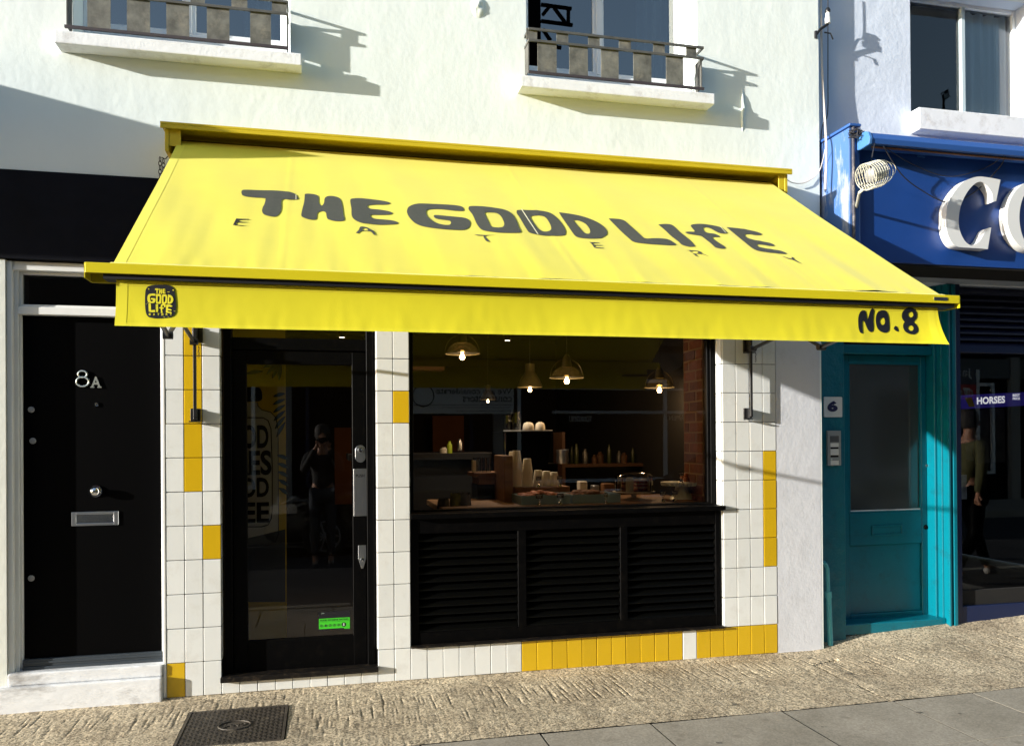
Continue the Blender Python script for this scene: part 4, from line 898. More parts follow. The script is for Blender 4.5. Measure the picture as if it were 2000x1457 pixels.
GL['O'] = letter('letter_o', [[(752,190),(775,168),(900,172),(1020,182),(1150,205),(1225,250),(1270,320),(1300,400),(1320,445),(1305,463),(1200,467),(1050,460),(930,440),(880,415),(840,360),(800,270),(760,215)], [(930,245),(980,238),(1050,243),(1100,275),(1130,330),(1138,375),(1115,402),(1040,405),(995,390),(970,340),(945,290)]], c2)
GL['P'] = letter('letter_o', [[(1275,225),(1290,203),(1400,203),(1530,212),(1640,238),(1720,300),(1775,370),(1805,430),(1805,470),(1780,487),(1680,488),(1560,483),(1440,465),(1400,445),(1360,380),(1310,290),(1280,245)], [(1428,280),(1450,265),(1540,268),(1590,290),(1630,345),(1650,400),(1635,432),(1570,438),(1520,415),(1480,370),(1440,310)]], c2)
GL['D'] = letter('letter_d', [[(97,92,1),(200,105),(360,130),(520,170),(660,225),(780,300),(840,370),(850,430),(830,455),(770,495),(700,508),(580,515),(450,508),(375,490),(330,450),(270,360),(190,240),(130,150)], [(325,218,1),(380,218),(450,240),(520,280),(570,345),(585,400),(570,430),(530,435),(480,410),(420,340),(370,280)]], c3)
GL['L'] = letter('letter_l', [[(875,190,1),(960,195),(1060,210),(1130,240),(1210,310),(1300,390),(1380,465),(1440,510),(1560,512),(1700,512),(1800,525),(1880,570),(1925,608),(1880,620),(1720,618),(1500,600),(1330,575),(1250,550),(1190,500),(1080,400),(980,300),(920,240)]], c3)
GL['I'] = letter('letter_i', [[(1286,436.5,1),(1298.75,435.6),(1311.25,437.25),(1318.75,442.5),(1327.8,451.2),(1340.8,461.6),(1351.2,470.7),(1358.7,480,1),(1346,480.2),(1333,476.5),(1326.5,470.7),(1320,465.5),(1311.25,458.75),(1298.75,446.9)]], idn)
GL['F'] = letter('letter_f', [[(228,155),(250,132),(350,122),(480,130),(620,155),(700,185),(780,260,1),(740,272),(660,262),(600,235),(540,200),(480,178),(425,178),(415,200),(440,240),(500,262),(580,272),(640,295),(662,318),(620,322),(555,325),(580,360),(650,410),(720,455),(747,485),(720,500),(650,495),(590,478),(540,430),(460,365),(380,308),(280,290),(180,270),(145,248),(200,240),(270,243),(285,230),(260,200)]], c4)
GL['K'] = letter('letter_e', [[(765,165,1),(900,172),(1050,190),(1200,222),(1280,250),(1298,270),(1240,280),(1120,268),(1055,268),(1040,285),(1080,325),(1180,355),(1320,380),(1430,405),(1487,440),(1440,450),(1330,435),(1240,425),(1222,440),(1260,470),(1400,495),(1560,520),(1640,550),(1668,572),(1600,573),(1450,558),(1280,540),(1200,522),(1130,480),(1000,370),(880,265)]], c4)
letter('small_letter_e', [[(118,412,1),(170,415),(250,415),(258,420),(190,425),(145,430),(140,438),(190,448),(258,450),(180,455),(130,455),(118,470),(130,482),(200,487),(238,486),(180,492),(120,488),(82,484,1)]], c1, m_printb)
letter('small_letter_a', [[(1475,503),(1530,510),(1580,535),(1612,552),(1635,595,1),(1612,592),(1588,565),(1550,553),(1490,552),(1462,560),(1445,578),(1418,570),(1445,545),(1460,515)], [(1500,520),(1490,543),(1545,546),(1540,530)]], c1)
letter('small_letter_t', [[(810,480,1),(900,485),(1060,490,1),(935,496),(955,530),(985,563,1),(945,555),(920,520),(905,495),(850,492)]], c2)
letter('small_letter_e', [[(570,575,1),(700,580),(728,588),(640,592),(625,600),(650,618),(768,622),(768,628),(660,632),(655,645),(680,660),(798,666),(780,672),(660,670),(630,640),(600,600)]], c3)
letter('small_letter_r', [[(150,518,1),(230,517),(330,527),(385,548),(395,570),(440,585),(520,625,1),(460,600),(390,577),(300,575),(345,620,1),(300,605),(250,560),(200,525)], [(240,530),(245,555),(290,570),(335,560),(335,545),(290,530)]], c4, steps=3)
letter('small_letter_y', [[(1590,603,1),(1680,635),(1750,650),(1735,628),(1770,632),(1790,665),(1905,735,1),(1830,705),(1770,674),(1680,647)]], c4, m_printb)
# pale creases where the print has cracked along folds
for p0, p1, w_ in (((1019, 405), (1051, 455), .006), ((578, 377), (578, 387), .003), ((1407, 441), (1418, 454), .004)):
    a, b = on_cloth(*p0), on_cloth(*p1); mb = MB()
    mb.grid(1, 14, lambda s, t: cloth(a[0]+(b[0]-a[0])*t + w_*(s-.5), a[1]+(b[1]-a[1])*t, .0032)); build('crease', mb, m_crease, aw, weld=False)
# hood
HX0, HX1 = -0.862, 3.052; HZ = 3.298
hd = MB(); hd.box(HX0-.02, HX1+.02, -.262, .0, HZ-.008, HZ+.006); hd.box(HX0-.02, HX1+.02, -.262, -.250, HZ-.030, HZ-.0085)
hood = build('hood', hd, m_yeldark, aw, bevel=.002)
build('hood_end', MB().box(HX0, HX0+.022, -.235, -.001, HZ-.150, HZ-.009).box(HX0+.022, HX0+.085, -.232, -.225, HZ-.120, HZ-.009), m_yeldark, hood, bevel=.002)
build('hood_end', MB().box(HX1-.022, HX1, -.235, -.001, HZ-.150, HZ-.009).box(HX1-.065, HX1-.022, -.232, -.225, HZ-.130, HZ-.009), m_yeldark, hood, bevel=.002)
build('end_bracket', MB().box(HX0+.02, HX0+.07, -.20, -.02, HZ-.24, HZ-.1505), m_yeldark, hood, bevel=.002)
build('roller', MB().lathe((AX0-.02, -.10, ZT_-.035), [(0, 0), (.055, 0), (.055, AX1-AX0+.04), (0, AX1-AX0+.04)], 24, 'x'), m_fabric, aw, smooth=True)
build('back_board', MB().box(HX0+.023, HX1-.023, -.022, -.001, HZ-.16, HZ-.009), mat('shaded_hood_timber', (.13, .085, .006), .8), aw)  # hood timber darkened, the recess shade is put into its colour
# front bar and valance
BX0, BX1 = X(168, -1.75, 530), X(1870, -1.75, 585); bz = Z(562, -1.765, 1000)
fb = MB(); fb.box(BX0, BX1, -1.765, -1.757, bz, bz+.040); fb.box(BX0, BX1, -1.757, -1.665, bz+.034, bz+.040); fb.box(BX0, BX1, -1.673, -1.665, bz-.022, bz+.034)
bar = build('front_bar', fb, m_yel, aw, bevel=.0015)
build('bar_end', MB().box(BX0-.004, BX0-.0005, -1.763, -1.667, bz-.020, bz+.038), m_yel, bar); build('bar_end', MB().box(BX1+.0005, BX1+.004, -1.763, -1.667, bz-.020, bz+.038), m_yel, bar)
build('bar_channel', MB().box(BX0+.06, BX1-.02, -1.752, -1.674, bz-.018, bz+.030), m_printb, bar)
build('cloth_bead', MB().grid(220, 4, lambda s, t: (AX0-.004+(AX1-AX0+.008)*s, -1.700-.052*t, bz+.0405+.012*(1-t)+.0045*math.sin(math.pi*min(1, t*1.2))+.0012*noise.noise((s*60, t*3, 1)))), m_hem, bar, smooth=True, weld=False)
a = at(1824, 577, -1.766); b = at(1850, 585, -1.766)
pb = build('maker_plate', MB().box(a.x, b.x, -1.7675, -1.7655, bz+.012, bz+.028), m_steel, bar); t = MB(); text(t, 'MARKILUX', rect_fn(a.x+.004, b.x-.004, bz+.016, bz+.024, -1.7682)); build('plate_print', t, m_printb, pb, weld=False)
VX0, VX1 = X(227, -1.735, 590), X(1832, -1.735, 625); vz1, vz0 = bz-.016, Z(654, -1.74, 1000)
def val(s, t, off=0.0):
    x = VX0 + (VX1-VX0)*s; d = max(0.0, 1-t); s = min(1.02, s)
    y = -1.733 - .030*d**2.2 + .005*noise.noise((x*1.7, 0, 4))*d + .0022*noise.noise((x*6, d, 8))*d + .0012*noise.noise((x*25, d*2, 8))*d
    y -= .030*max(0, (s-.955)/.045)**2*d**1.5
    z = vz0 + (vz1-vz0)*t + .004*noise.noise((x*1.2, 2, 2))*d - .004*max(0, (s-.975)/.025)**2*d
    return Vector((x + .012*max(0, (s-.97)/.03)**2*d**2, y-off, z))
build('valance', MB().grid(320, 22, lambda s, t: val(s, t)), m_fabric, aw, smooth=True, weld=False)
build('valance_hem', MB().grid(320, 1, lambda s, t: val(s, .0-.01+.075*t, .0007)), m_hem, aw, smooth=True, weld=False)
build('valance_hem', MB().grid(1, 16, lambda s, t: val(s*.011, t, .0007)), m_hem, aw, smooth=True, weld=False); build('valance_hem', MB().grid(1, 16, lambda s, t: val(.984+s*.010, t, .0007)), m_hem, aw, smooth=True, weld=False)
build('valance_stitching', MB().grid(320, 1, lambda s, t: val(s, .872+.012*t, .0010)), mat('stitch_yellow', (.62, .52, .03), .8), aw, smooth=True, weld=False)
def on_val(u, v):
    p = at(u, v, -1.742); return ((p.x-VX0)/(VX1-VX0), (p.z-vz0)/(vz1-vz0))
def vprint(name, loops, conv, m, off=.0022, steps=6, parent=aw, warp=None):
    L2 = [[on_val(*conv(p.x, p.y)) for p in smooth_loop(lp, steps)] for lp in loops]
    k = (VX1-VX0)/(vz1-vz0); mb = MB(); solid(mb, [[(a_*k, b_) for a_, b_ in lp] for lp in L2], lambda a_, b_: val(a_/k, b_, off), grid=.12)
    return build(name, mb, m, parent, weld=False)
c6 = lambda x, y: (1660 + x/11.11, 590 + y/11.11)
vprint('letter_n', [[(180,480),(190,350),(220,250),(265,190),(325,177),(360,200),(375,270),(382,390,1),(410,340),(440,240),(470,170),(510,130),(540,170),(530,260),(515,380),(510,520),(490,620),(440,655),(390,620),(355,540),(330,450),(295,400),(272,440),(262,560),(255,670),(235,688),(195,655),(180,580)]], c6, m_printb)
vprint('letter_o', [[(570,420),(590,280),(650,195),(745,172),(810,200),(850,290),(862,420),(855,560),(820,640),(735,668),(650,640),(590,560)], [(655,415),(690,345),(745,340),(770,400),(755,470),(710,498),(670,470)]], c6, m_printb)
vprint('full_stop', [[(948,570),(985,518),(1030,550),(1035,630),(1010,642),(965,610)]], c6, m_printb)
circ = lambda cx_, cy_, rx, ry, n=12: [(cx_+rx*math.cos(2*math.pi*i/n), cy_+ry*math.sin(2*math.pi*i/n)) for i in range(n)]
vprint('numeral_eight', [[(1140,310),(1160,220),(1230,140),(1330,115),(1420,150),(1470,240),(1460,340),(1392,430),(1440,480),(1470,570),(1450,650),(1370,700),(1270,695),(1180,640),(1150,550),(1165,470),(1192,430),(1160,380)], circ(1337, 268, 57, 62), circ(1312, 565, 60, 60)], c6, m_printb)
c5 = lambda x, y: (270 + x/16.19, 545 + y/16.19)
logo = vprint('logo_badge', [[(215,420),(235,310),(300,230),(420,190),(640,175),(850,180),(1020,205),(1090,270),(1130,350),(1160,520),(1190,750),(1195,950),(1170,1100),(1080,1190),(900,1235),(650,1250),(430,1240),(320,1190),(260,1080),(225,900),(208,650)]], c5, m_printb)
def badge_letter(key, bx):
    """reuse the drawn letter of the canopy, fitted into its box on the badge"""
    lp = GL[key]; xs2 = [p[0] for p in lp[0]]; ys2 = [p[1] for p in lp[0]]
    x0_, x1_, y0_, y1_ = min(xs2), max(xs2), min(ys2), max(ys2); k = (VX1-VX0)/(vz1-vz0)
    out = []
    for l in lp:
        q = []
        for p in l:
            uu, vv = c5(bx[0] + (p[0]-x0_)/(x1_-x0_)*(bx[1]-bx[0]), bx[2] + (p[1]-y0_)/(y1_-y0_)*(bx[3]-bx[2])); a_, b_ = on_val(uu, vv); q.append((a_*k, b_))
        out.append(q[::2])
    mb = MB(); solid(mb, out, lambda a_, b_: val(a_/k, b_, .0036)); build('badge_letter', mb, m_hem, logo, weld=False)
for key, bx in (('T', (520, 640, 292, 452)), ('H', (650, 745, 298, 465)), ('E', (760, 862, 302, 460)), ('G', (285, 545, 455, 765)), ('O', (552, 732, 465, 785)), ('P', (745, 912, 480, 785)), ('D', (925, 1108, 485, 790)), ('L', (328, 550, 770, 1060)), ('I', (555, 640, 795, 1055)), ('F', (660, 875, 785, 1085)), ('K', (885, 1082, 810, 1090))):
    badge_letter(key, bx)
mb = MB()
for i, ch in enumerate('EATERY'):
    x0_ = 355 + i*132
    def fn(s, t, x0_=x0_): a_, b_ = on_val(*c5(x0_ + 62*s, 1160 - 68*t)); return val(a_, b_, .0036)
    text(mb, ch, fn, bold=.03)
for (x_, y_, w_, h_) in ((305, 290, 35, 45), (920, 395, 65, 22), (1080, 320, 35, 50), (1130, 1010, 55, 22), (815, 1210, 45, 18), (235, 790, 35, 12), (285, 755, 30, 20), (950, 1205, 40, 16)):
    def fn(s, t): a_, b_ = on_val(*c5(x_ + w_*s, y_ + h_*t)); return val(a_, b_, .0036)
    mb.add([fn(0, 0), fn(1, .3), fn(1, 1), fn(0, .6)], [(0, 1, 2, 3)])
build('badge_small_print', mb, m_hem, logo, weld=False)
# wall brackets and folding arms
def bracket(ub, vt, vb, top, bot, piv, pts, left):
    yb_ = -.055; a_ = at(ub, vt, yb_); b2 = at(ub, vb, yb_)
    p = build('arm_bracket', MB().box(a_.x-.009, a_.x+.009, yb_-.008, yb_+.008, b2.z, a_.z), m_iron, aw, bevel=.002)
    for q in (top, bot):
        c_ = at(q[0], q[3], -.012); d_ = at(q[1], q[2], -.012)
        build('bracket_plate', MB().box(c_.x, d_.x, -.012, -.0025, c_.z, d_.z).box(a_.x-.012, a_.x+.012, yb_+.0085, -.0122, c_.z+.004, d_.z-.004).box(c_.x-.004, d_.x+.004, -.060, -.0122, c_.z-.008, c_.z-.001), m_iron, p, bevel=.0015)
    w = [at(u, v, y_) for u, v, y_ in pts]
    build('folding_arm', MB().tube(w, .0115, 10), m_iron, aw, smooth=True)
    for j in w[:-1]: build('arm_joint', MB().lathe(j, [(0, -.022), (.019, -.022), (.019, .022), (0, .022)], 14, 'x'), m_iron, aw, smooth=True)
    ch = MB(); c0 = at(piv[0]+10, piv[1]+8, -.06)
    for i in range(6):
        z_ = c0.z - .011*i; xx = c0.x + .002*math.sin(i*2)
        ch.tube([(xx + (.004 if i % 2 else .001)*math.cos(t), -.06 + (.001 if i % 2 else .004)*math.cos(t), z_ + .0075*math.sin(t)) for t in [2*math.pi*k/10 for k in range(11)]], .0012, 5, cap=False)
    ch.tube([at(piv[0]-8, piv[1]+2, -.062), at(piv[0]+11, piv[1]+3, -.062)], .002, 6)
    build('safety_chain', ch, m_iron, aw, smooth=True)
bracket(380, 640, 815, (375, 396, 640, 668), (372, 391, 798, 822), (378, 670), [(379, 668, -.075), (350, 622, -.35), (328, 655, -.9), (296, 600, -1.66)], True)
bracket(1466, 640, 814, (1452, 1468, 664, 688), (1453, 1463, 797, 818), (1466, 682), [(1470, 681, -.075), (1548, 645, -.45), (1604, 678, -.95), (1720, 628, -1.66)], False)
# chain hanging at the left end of the hood
ch = MB(); c0 = at(317, 312, -.10)
for i in range(14):
    for dx in (0, .018):
        z_ = c0.z - .024*i - dx*.5; xx = c0.x - .012 + dx
        ch.tube([(xx + (.008 if i % 2 else .003)*math.cos(t), -.10 + (.003 if i % 2 else .008)*math.cos(t), z_ + .015*math.sin(t)) for t in [2*math.pi*k/10 for k in range(11)]], .0024, 5, cap=False)
ch.tube([(HX0, -.10, c0.z+.03), (HX0-.02, -.10, c0.z+.004), (c0.x-.004, -.10, c0.z+.012)], .003, 6)
tag(build('chain', ch, m_iron, None, smooth=True), 'doubled black chain hanging from the left end of the yellow awning hood', 'chain')

# ================================================================== RIGHT-HAND BUILDING
YR = .09
rb = thing('teal_door_building', (4.6, YR, 0), 'pale blue rendered building with teal house door and blue shop front', 'building')
fz0, fz1 = Z(516, -.27, 1800), Z(268, -.27, 1760)
RW = (X(1778, YR, 100), X(1982, YR+.12, 100), Z(226, YR, 1850), Z(0, YR, 1778)+.09)
build('upper_wall', holed(MB(), 3.453, 9.5, fz0-.05, 7.2, [RW], YR, .31), m_render2, rb)
f = build('window', ring(MB(), RW[0], RW[1], RW[2], RW[3], .03, YR+.11, YR+.16), m_wframe, rb, bevel=.003); f['label'] = 'two pane window with curtains in its right half'
mx_ = X(1880, YR+.11, 100)
build('mullion', MB().box(mx_-.016, mx_+.016, YR+.10, YR+.15, RW[2]+.03, RW[3]-.03), mat('pale_aluminium', (.50, .60, .64), .4), f, bevel=.002)
gm = glass('right_window_glass', (.95, .97, .97), 1.8); pane('pane', RW[0]+.03, mx_-.016, RW[2]+.03, RW[3]-.03, YR+.13, f, gm); pane('pane', mx_+.016, RW[1]-.03, RW[2]+.03, RW[3]-.03, YR+.135, f, gm)
c = MB(); c.grid(60, 1, lambda s, t: (mx_+.02 + (RW[1]-mx_-.05)*s, YR+.168+.018*math.sin(s*26)+.008*math.sin(s*61), RW[2]+.031+(RW[3]-RW[2]-.062)*t)); build('curtain', c, mat('pale_curtain', (.78, .86, .88), .9), f, smooth=True)
build('sill', MB().box(RW[0]-.01, RW[1]+.12, YR-.10, YR+.14, RW[2]-.165, RW[2]-.002), m_sill, f, bevel=.006); build('window_head', MB().box(RW[0]-.06, RW[1]+.05, YR-.08, YR+.02, RW[3]+.001, RW[3]+.09), m_white, f, bevel=.004)
DX0, DX1 = X(1651, YR, 950), X(1852, YR, 950); DZ1 = 2.42; dz0 = Z(1246, YR, 1740)
SX0 = X(1879, YR, 900)
build('teal_wall_strip', MB().box(3.4535, DX0, YR, .30, -.2, fz0-.051), m_tealrough, rb, bevel=.006)
pz_ = MB().box(DX1, X(1868, YR, 950), YR, .30, -.1, fz0-.051); build('teal_pilaster', pz_, m_teal, rb, bevel=.004)
for ua, ub_ in ((1853, 1857), (1862, 1869)): build('pilaster_moulding', MB().box(X(ua, YR-.012, 950), X(ub_, YR-.012, 950), YR-.016, YR-.001, -.05, fz0-.055), m_teal, rb, bevel=.005, seg=2)
build('blue_jamb', MB().box(X(1868, YR, 950)+.001, SX0, YR+.006, .30, -.1, fz0-.051), m_navy, rb, bevel=.002)
yD = YR + .185
fr = MB(); fr.box(DX0, DX0+.035, YR+.10, .33, dz0, DZ1+.3); fr.box(DX1-.030, DX1+.02, YR+.10, .33, dz0, DZ1+.3); fr.box(DX1-.012, DX1+.02, YR+.05, YR+.0995, dz0, DZ1+.3)
tb1, tb0 = Z(674, YR+.12, 1735), Z(692, YR+.12, 1735); fr.box(DX0+.035, DX1-.030, YR+.12, .33, tb0, tb1); build('door_frame', fr, m_teal, rb, bevel=.004)
pane('transom_pane', DX0+.035, DX1-.030, tb1, DZ1+.3, YR+.16, rb, glass('transom_glass'))
lx0, lx1 = DX0+.037, DX1-.032
ga = [X(1658, yD, 850), X(1799, yD, 850), Z(1000, yD, 1728), Z(709, yD, 1728)]
pa = [X(1662, yD, 1130), X(1800, yD, 1130), Z(1196, yD, 1730), Z(1063, yD, 1730)]
ld0 = Z(1212, yD, 1735)
d = MB(); d.box(lx0, ga[0], yD, yD+.04, ld0, tb0-.003); d.box(ga[1], lx1, yD, yD+.04, ld0, tb0-.003); d.box(ga[0], ga[1], yD, yD+.04, ga[3], tb0-.003); d.box(ga[0], ga[1], yD, yD+.04, pa[3], ga[2]); d.box(ga[0], ga[1], yD, yD+.04, ld0, pa[2]); d.box(ga[0], ga[1], yD+.016, yD+.036, pa[2], pa[3])
td = build('door', d, m_teal, rb, bevel=.004); td['label'] = 'teal painted door numbered 6 with a large frosted pane'
pane('door_glass', ga[0], ga[1], ga[2], ga[3], yD+.015, td, glass('frosted_glass', (.35, .38, .35), 3.0, .10, .13))
build('glazing_bead', ring(MB(), ga[0]+.001, ga[1]-.001, ga[2]+.001, ga[3]-.001, .010, yD+.003, yD+.0145), m_teal, td); build('pale_sill_dirt', MB().box(ga[0]+.012, ga[1]-.012, yD+.004, yD+.0145, ga[2]+.011, ga[2]+.020), m_step, td)
q = pl(1702, 1762, 1024, 1046, yD); build('letter_plate', ring(MB(), q[0], q[1], q[2], q[3], .012, yD-.010, yD-.001).box(q[0]+.012, q[1]-.012, yD-.004, yD-.001, q[2]+.012, q[3]-.012), m_teal, td, bevel=.002)
disc('keyhole', 1808, 1029, .020, yD, td, m_black, [(0, -.010), (.012, -.009), (.019, 0)]); disc('lock', 1811, 909, .016, yD, td, m_chrome, [(0, -.016), (.010, -.014), (.015, 0)])
build('weather_board', MB().prism([(lx0, ld0-.008), (lx1, ld0-.008), (lx1, ld0+.030), (lx0, ld0+.022)], yD-.035, yD-.001), m_teal, td, bevel=.004)
zt0, zt1 = Z(1237, YR, 1740), Z(1216, YR, 1740)
build('threshold', MB().box(DX0+.001, DX1-.001, YR+.03, .33, zt0, zt1), m_teal, rb, bevel=.006); build('riser', MB().box(DX0+.001, DX1-.001, YR+.06, .33, -.1, zt0-.001), m_tealrough, rb)
build('hall_backing', MB().box(DX0-.1, DX1+.1, .62, .64, -.1, 3), mat('dim_hall', (.10, .10, .085), .9), rb)
# shop part
lz = dict(a=Z(676, YR+.03, 1940), b=Z(690, YR+.03, 1940))
SX1 = 8.2; szb = Z(1176, YR+.03, 1940)
build('stall_riser', MB().box(SX0+.001, SX1, YR+.01, .30, -.1, szb-.012), m_navy, rb, bevel=.002); build('shop_transom', MB().box(SX0+.001, SX1, YR+.02, .28, lz['b'], lz['a']), m_navy, rb, bevel=.003)
build('dark_plinth', MB().box(SX0+.001, SX1, YR+.035, .28, szb-.011, Z(1150, YR+.035, 1940)), m_dark, rb)
pane('shop_pane', SX0+.001, SX1, Z(1150, YR+.035, 1940)+.001, lz['b']-.001, YR+.06, rb, glass('shop_glass'))
sl_root = build('louvre_bank', MB().box(SX0, SX1, .27, .29, lz['a']+.001, fz0-.051), m_dark, rb)
nn = 9; ph = (fz0-.06-lz['a'])/nn; me = None
for i in range(nn):
    zc_ = lz['a'] + ph*(i+.5)
    if me is None:
        o = build('slat', MB().add([(SX0+.002, YR+.04, zc_-.035), (SX1-.1, YR+.04, zc_-.035), (SX1-.1, YR+.10, zc_+.022), (SX0+.002, YR+.10, zc_+.022), (SX0+.002, YR+.04, zc_-.020), (SX1-.1, YR+.04, zc_-.020), (SX1-.1, YR+.10, zc_+.030), (SX0+.002, YR+.10, zc_+.030)], [(0,1,5,4),(1,2,6,5),(2,3,7,6),(3,0,4,7),(4,5,6,7),(3,2,1,0)]), mat('dark_blue_slat', (.010, .012, .045), .5), sl_root); me = o.data; zr_ = zc_
    else: link('slat', me, sl_root, (0, 0, zc_-zr_))
# fascia box
YFs = -.27
fs = build('shop_fascia', MB().box(3.5, 9.5, YFs, YR-.001, fz0, fz1), m_blue, rb, bevel=.003); fs['label'] = 'deep royal blue shop fascia with raised white letters'
build('fascia_end_panel', MB().box(3.478, 3.4985, YFs-.03, YR-.001, fz0-.02, fz1+.02), m_bluepeel, fs, bevel=.003)
build('fascia_corner_strip', MB().box(3.4995, 3.512, YFs-.045, YFs-.001, fz0-.02, fz1+.025), mat('weathered_edge_timber', (.07, .07, .09), .8, dirt=(.5, .45, .38), dirt_amt=.8, dirt_scale=25), fs, bevel=.002)
build('fascia_trim', MB().box(3.5125, 3.56, YFs-.032, YFs-.001, fz0-.01, fz1+.01), m_bluemid, fs, bevel=.008, seg=2)
build('fascia_cap', MB().box(3.470, 3.56, YFs-.05, YR-.002, fz1+.026, fz1+.045), m_bluemid, fs, bevel=.003)
build('fascia_soffit', MB().box(3.56, 9.5, YFs+.01, YR-.001, fz0-.012, fz0-.001), m_dark, fs)
c7 = lambda x, y: (1820 + x/8.094, 320 + y/8.094)
YL = YFs-.075
def sgn(loops, name):
    mb = MB(); L2 = []
    for lp in loops:
        L2.append([(p_.x, p_.z) for p_ in [at(*c7(q_.x, q_.y), YL) for q_ in smooth_loop(lp, 6)]])
    solid(mb, L2, lambda a_, b_: (a_, YL, b_), d=(0, .072, 0)); return build(name, mb, m_signw, fs, weld=True)
sgn([[(1085,255,1),(1018,590,1),(968,605,1),(950,470),(900,380),(840,315),(760,285),(680,320),(590,410),(510,540),(450,700),(425,880),(435,1020),(480,1150),(550,1250),(640,1290),(740,1240),(800,1150),(850,1060),(890,1020),(940,1008,1),(885,1352,1),(760,1340),(600,1330),(400,1310),(300,1220),(240,1070),(228,880),(240,700),(290,560),(370,430),(480,310),(600,240),(740,205),(900,220)]], 'letter_c')
sgn([circ(1640, 830, 450, 560, 20), circ(1650, 850, 265, 500, 20)], 'letter_o')
sgn([[(2300,300,1),(2700,300),(2860,430),(2800,640),(2650,720),(2850,1300,1),(2620,1300,1),(2450,800),(2400,800),(2330,1300,1),(2130,1300,1)]], 'letter_r')
# things hung on the shop front
cs = thing('awning_cassette', (4.6, -.4, fz1), 'closed blue awning cassette over the royal blue shop fascia', 'awning')
ca = at(1703, 267, -.43); zc1 = ca.z
prof = [(-.425, zc1-.045), (-.435, zc1-.01), (-.415, zc1+.030), (-.385, zc1+.042), (-.30, zc1+.045), (-.285, zc1+.035), (-.285, zc1-.040), (-.33, zc1-.050)]
def xprism(x0_, x1_, pr): 
    n = len(pr); v = [(x0_, a_, b_) for a_, b_ in pr] + [(x1_, a_, b_) for a_, b_ in pr]
    return MB().add(v, [tuple(range(n)), tuple(reversed(range(n, 2*n)))] + [(i, n+i, n+(i+1) % n, (i+1) % n) for i in range(n)])
xl = X(1697, -.43, 267)
build('cassette', xprism(xl+.025, 9.4, prof), m_bluemid, cs, bevel=.003); cxx = [( (a_+.36)*1.06-.36, (b_-zc1)*1.15+zc1) for a_, b_ in prof]
build('end_cap', xprism(xl, xl+.0245, cxx), mat('light_blue_end_cap', (.06, .19, .48), .4), cs, bevel=.004)
build('cassette_bracket', MB().box(xl+.5, xl+.56, -.2845, -.271, zc1-.05, zc1+.04), m_bluemid, cs); build('under_rail', MB().box(xl+.05, 9.3, -.40, -.385, zc1-.060, zc1-.0515), m_woodd, cs)
# caged floodlight
YC = -.52
c0 = at(1712, 340, YC); fl = thing('caged_floodlight', tuple(c0), 'cream wire cage floodlight hanging in front of the blue fascia', 'floodlight')
axd = Vector((.86, .16, .30)).normalized(); e1 = axd.cross(Vector((0, 0, 1))).normalized(); e2 = axd.cross(e1).normalized()
Rc = .084; Lc = .20
def cp(h, t, r=Rc): return c0 + axd*(h-.5)*Lc + (e1*math.cos(t) + e2*math.sin(t))*r
cg = MB()
for i in range(6): cg.tube([cp(i/5*.55, t) for t in [2*math.pi*k/24 for k in range(25)]], .0026, 5, cap=False)
for k in range(14): t = 2*math.pi*k/14; cg.tube([cp(0, t, Rc*.98), cp(.55, t)], .0026, 5)
for k in range(7):
    off = -.8 + 1.6*k/6; rr_ = math.sqrt(max(0, 1-off*off))
    cg.tube([c0 + axd*((.55-.5)+.45*math.cos(a_))*Lc*1.0 + e2*Rc*rr_*math.sin(a_)*1.0 + e1*Rc*off for a_ in [-math.pi/2+math.pi*j/14 for j in range(15)]], .0022, 5)
for k in range(7): off = -.8+1.6*k/6; rr_ = math.sqrt(max(0, 1-off*off)); cg.tube([cp(0, 0, 0)+e1*Rc*off+e2*Rc*rr_, cp(0, 0, 0)+e1*Rc*off-e2*Rc*rr_], .002, 5)
build('cage', cg, m_cage, fl, smooth=True)
lampb = MB(); lampb.tube([cp(.12, 0, 0), cp(.2, 0, 0), cp(.45, 0, 0), cp(.6, 0, 0), cp(.85, 0, 0)], [.026, .046, .050, .050, .030], 20); build('lamp_body', lampb, m_stud, fl, smooth=True)
build('arm', MB().tube([cp(.0, 2.2, .09), cp(-.1, 2.2, .10), Vector((c0.x+.02, YFs-.01, c0.z-.16))], .010, 8), m_cage, fl, smooth=True)
build('flex', MB().tube([at(1703, 308, YC), at(1706, 292, -.5), at(1708, 280, -.42)], .0035, 6), m_cableb, fl)
def cable(name, pts, r, m, lab, cat='cable'):
    P = [at(u, v, y_) for u, v, y_ in pts]; out = []
    for i in range(len(P)-1):
        p0 = P[max(i-1, 0)]; p1 = P[i]; p2 = P[i+1]; p3 = P[min(i+2, len(P)-1)]
        for k in range(6):
            t = k/6; out.append(.5*((2*p1)+(p2-p0)*t+(2*p0-5*p1+4*p2-p3)*t*t+(3*p1-p0-3*p2+p3)*t**3))
    out.append(P[-1]); return tag(build(name, MB().tube(out, r, 7), m, None, smooth=True), lab, cat)
cable('wall_cable', [(1603, -40, .03), (1604, 60, .03), (1606, 150, .02), (1611, 230, 0), (1613, 262, -.10), (1614, 300, -.13), (1612, 372, -.11)], .0085, m_cable, 'thick off white cable running down the corner between the two buildings')
cable('thin_cable', [(1617, -40, .0), (1617, 30, .0), (1617, 52, .02), (1617, 150, .05), (1616, 225, .04), (1604, 262, .02), (1602, 420, .03)], .0035, m_cableb, 'thin black cable from the corner insulator down past the blue fascia end')
cable('loop_cable', [(1612, 292, -.12), (1600, 335, -.02), (1575, 356, -.02), (1550, 358, -.03), (1535, 350, -.05)], .0035, m_cable, 'pale cable sagging from the blue fascia end to the yellow hood')
cable('dark_cable', [(1599, 268, .02), (1597, 300, .03), (1600, 380, .03), (1598, 450, .03)], .006, m_cableb, 'dark cable pinned in the corner beside the blue end panel')
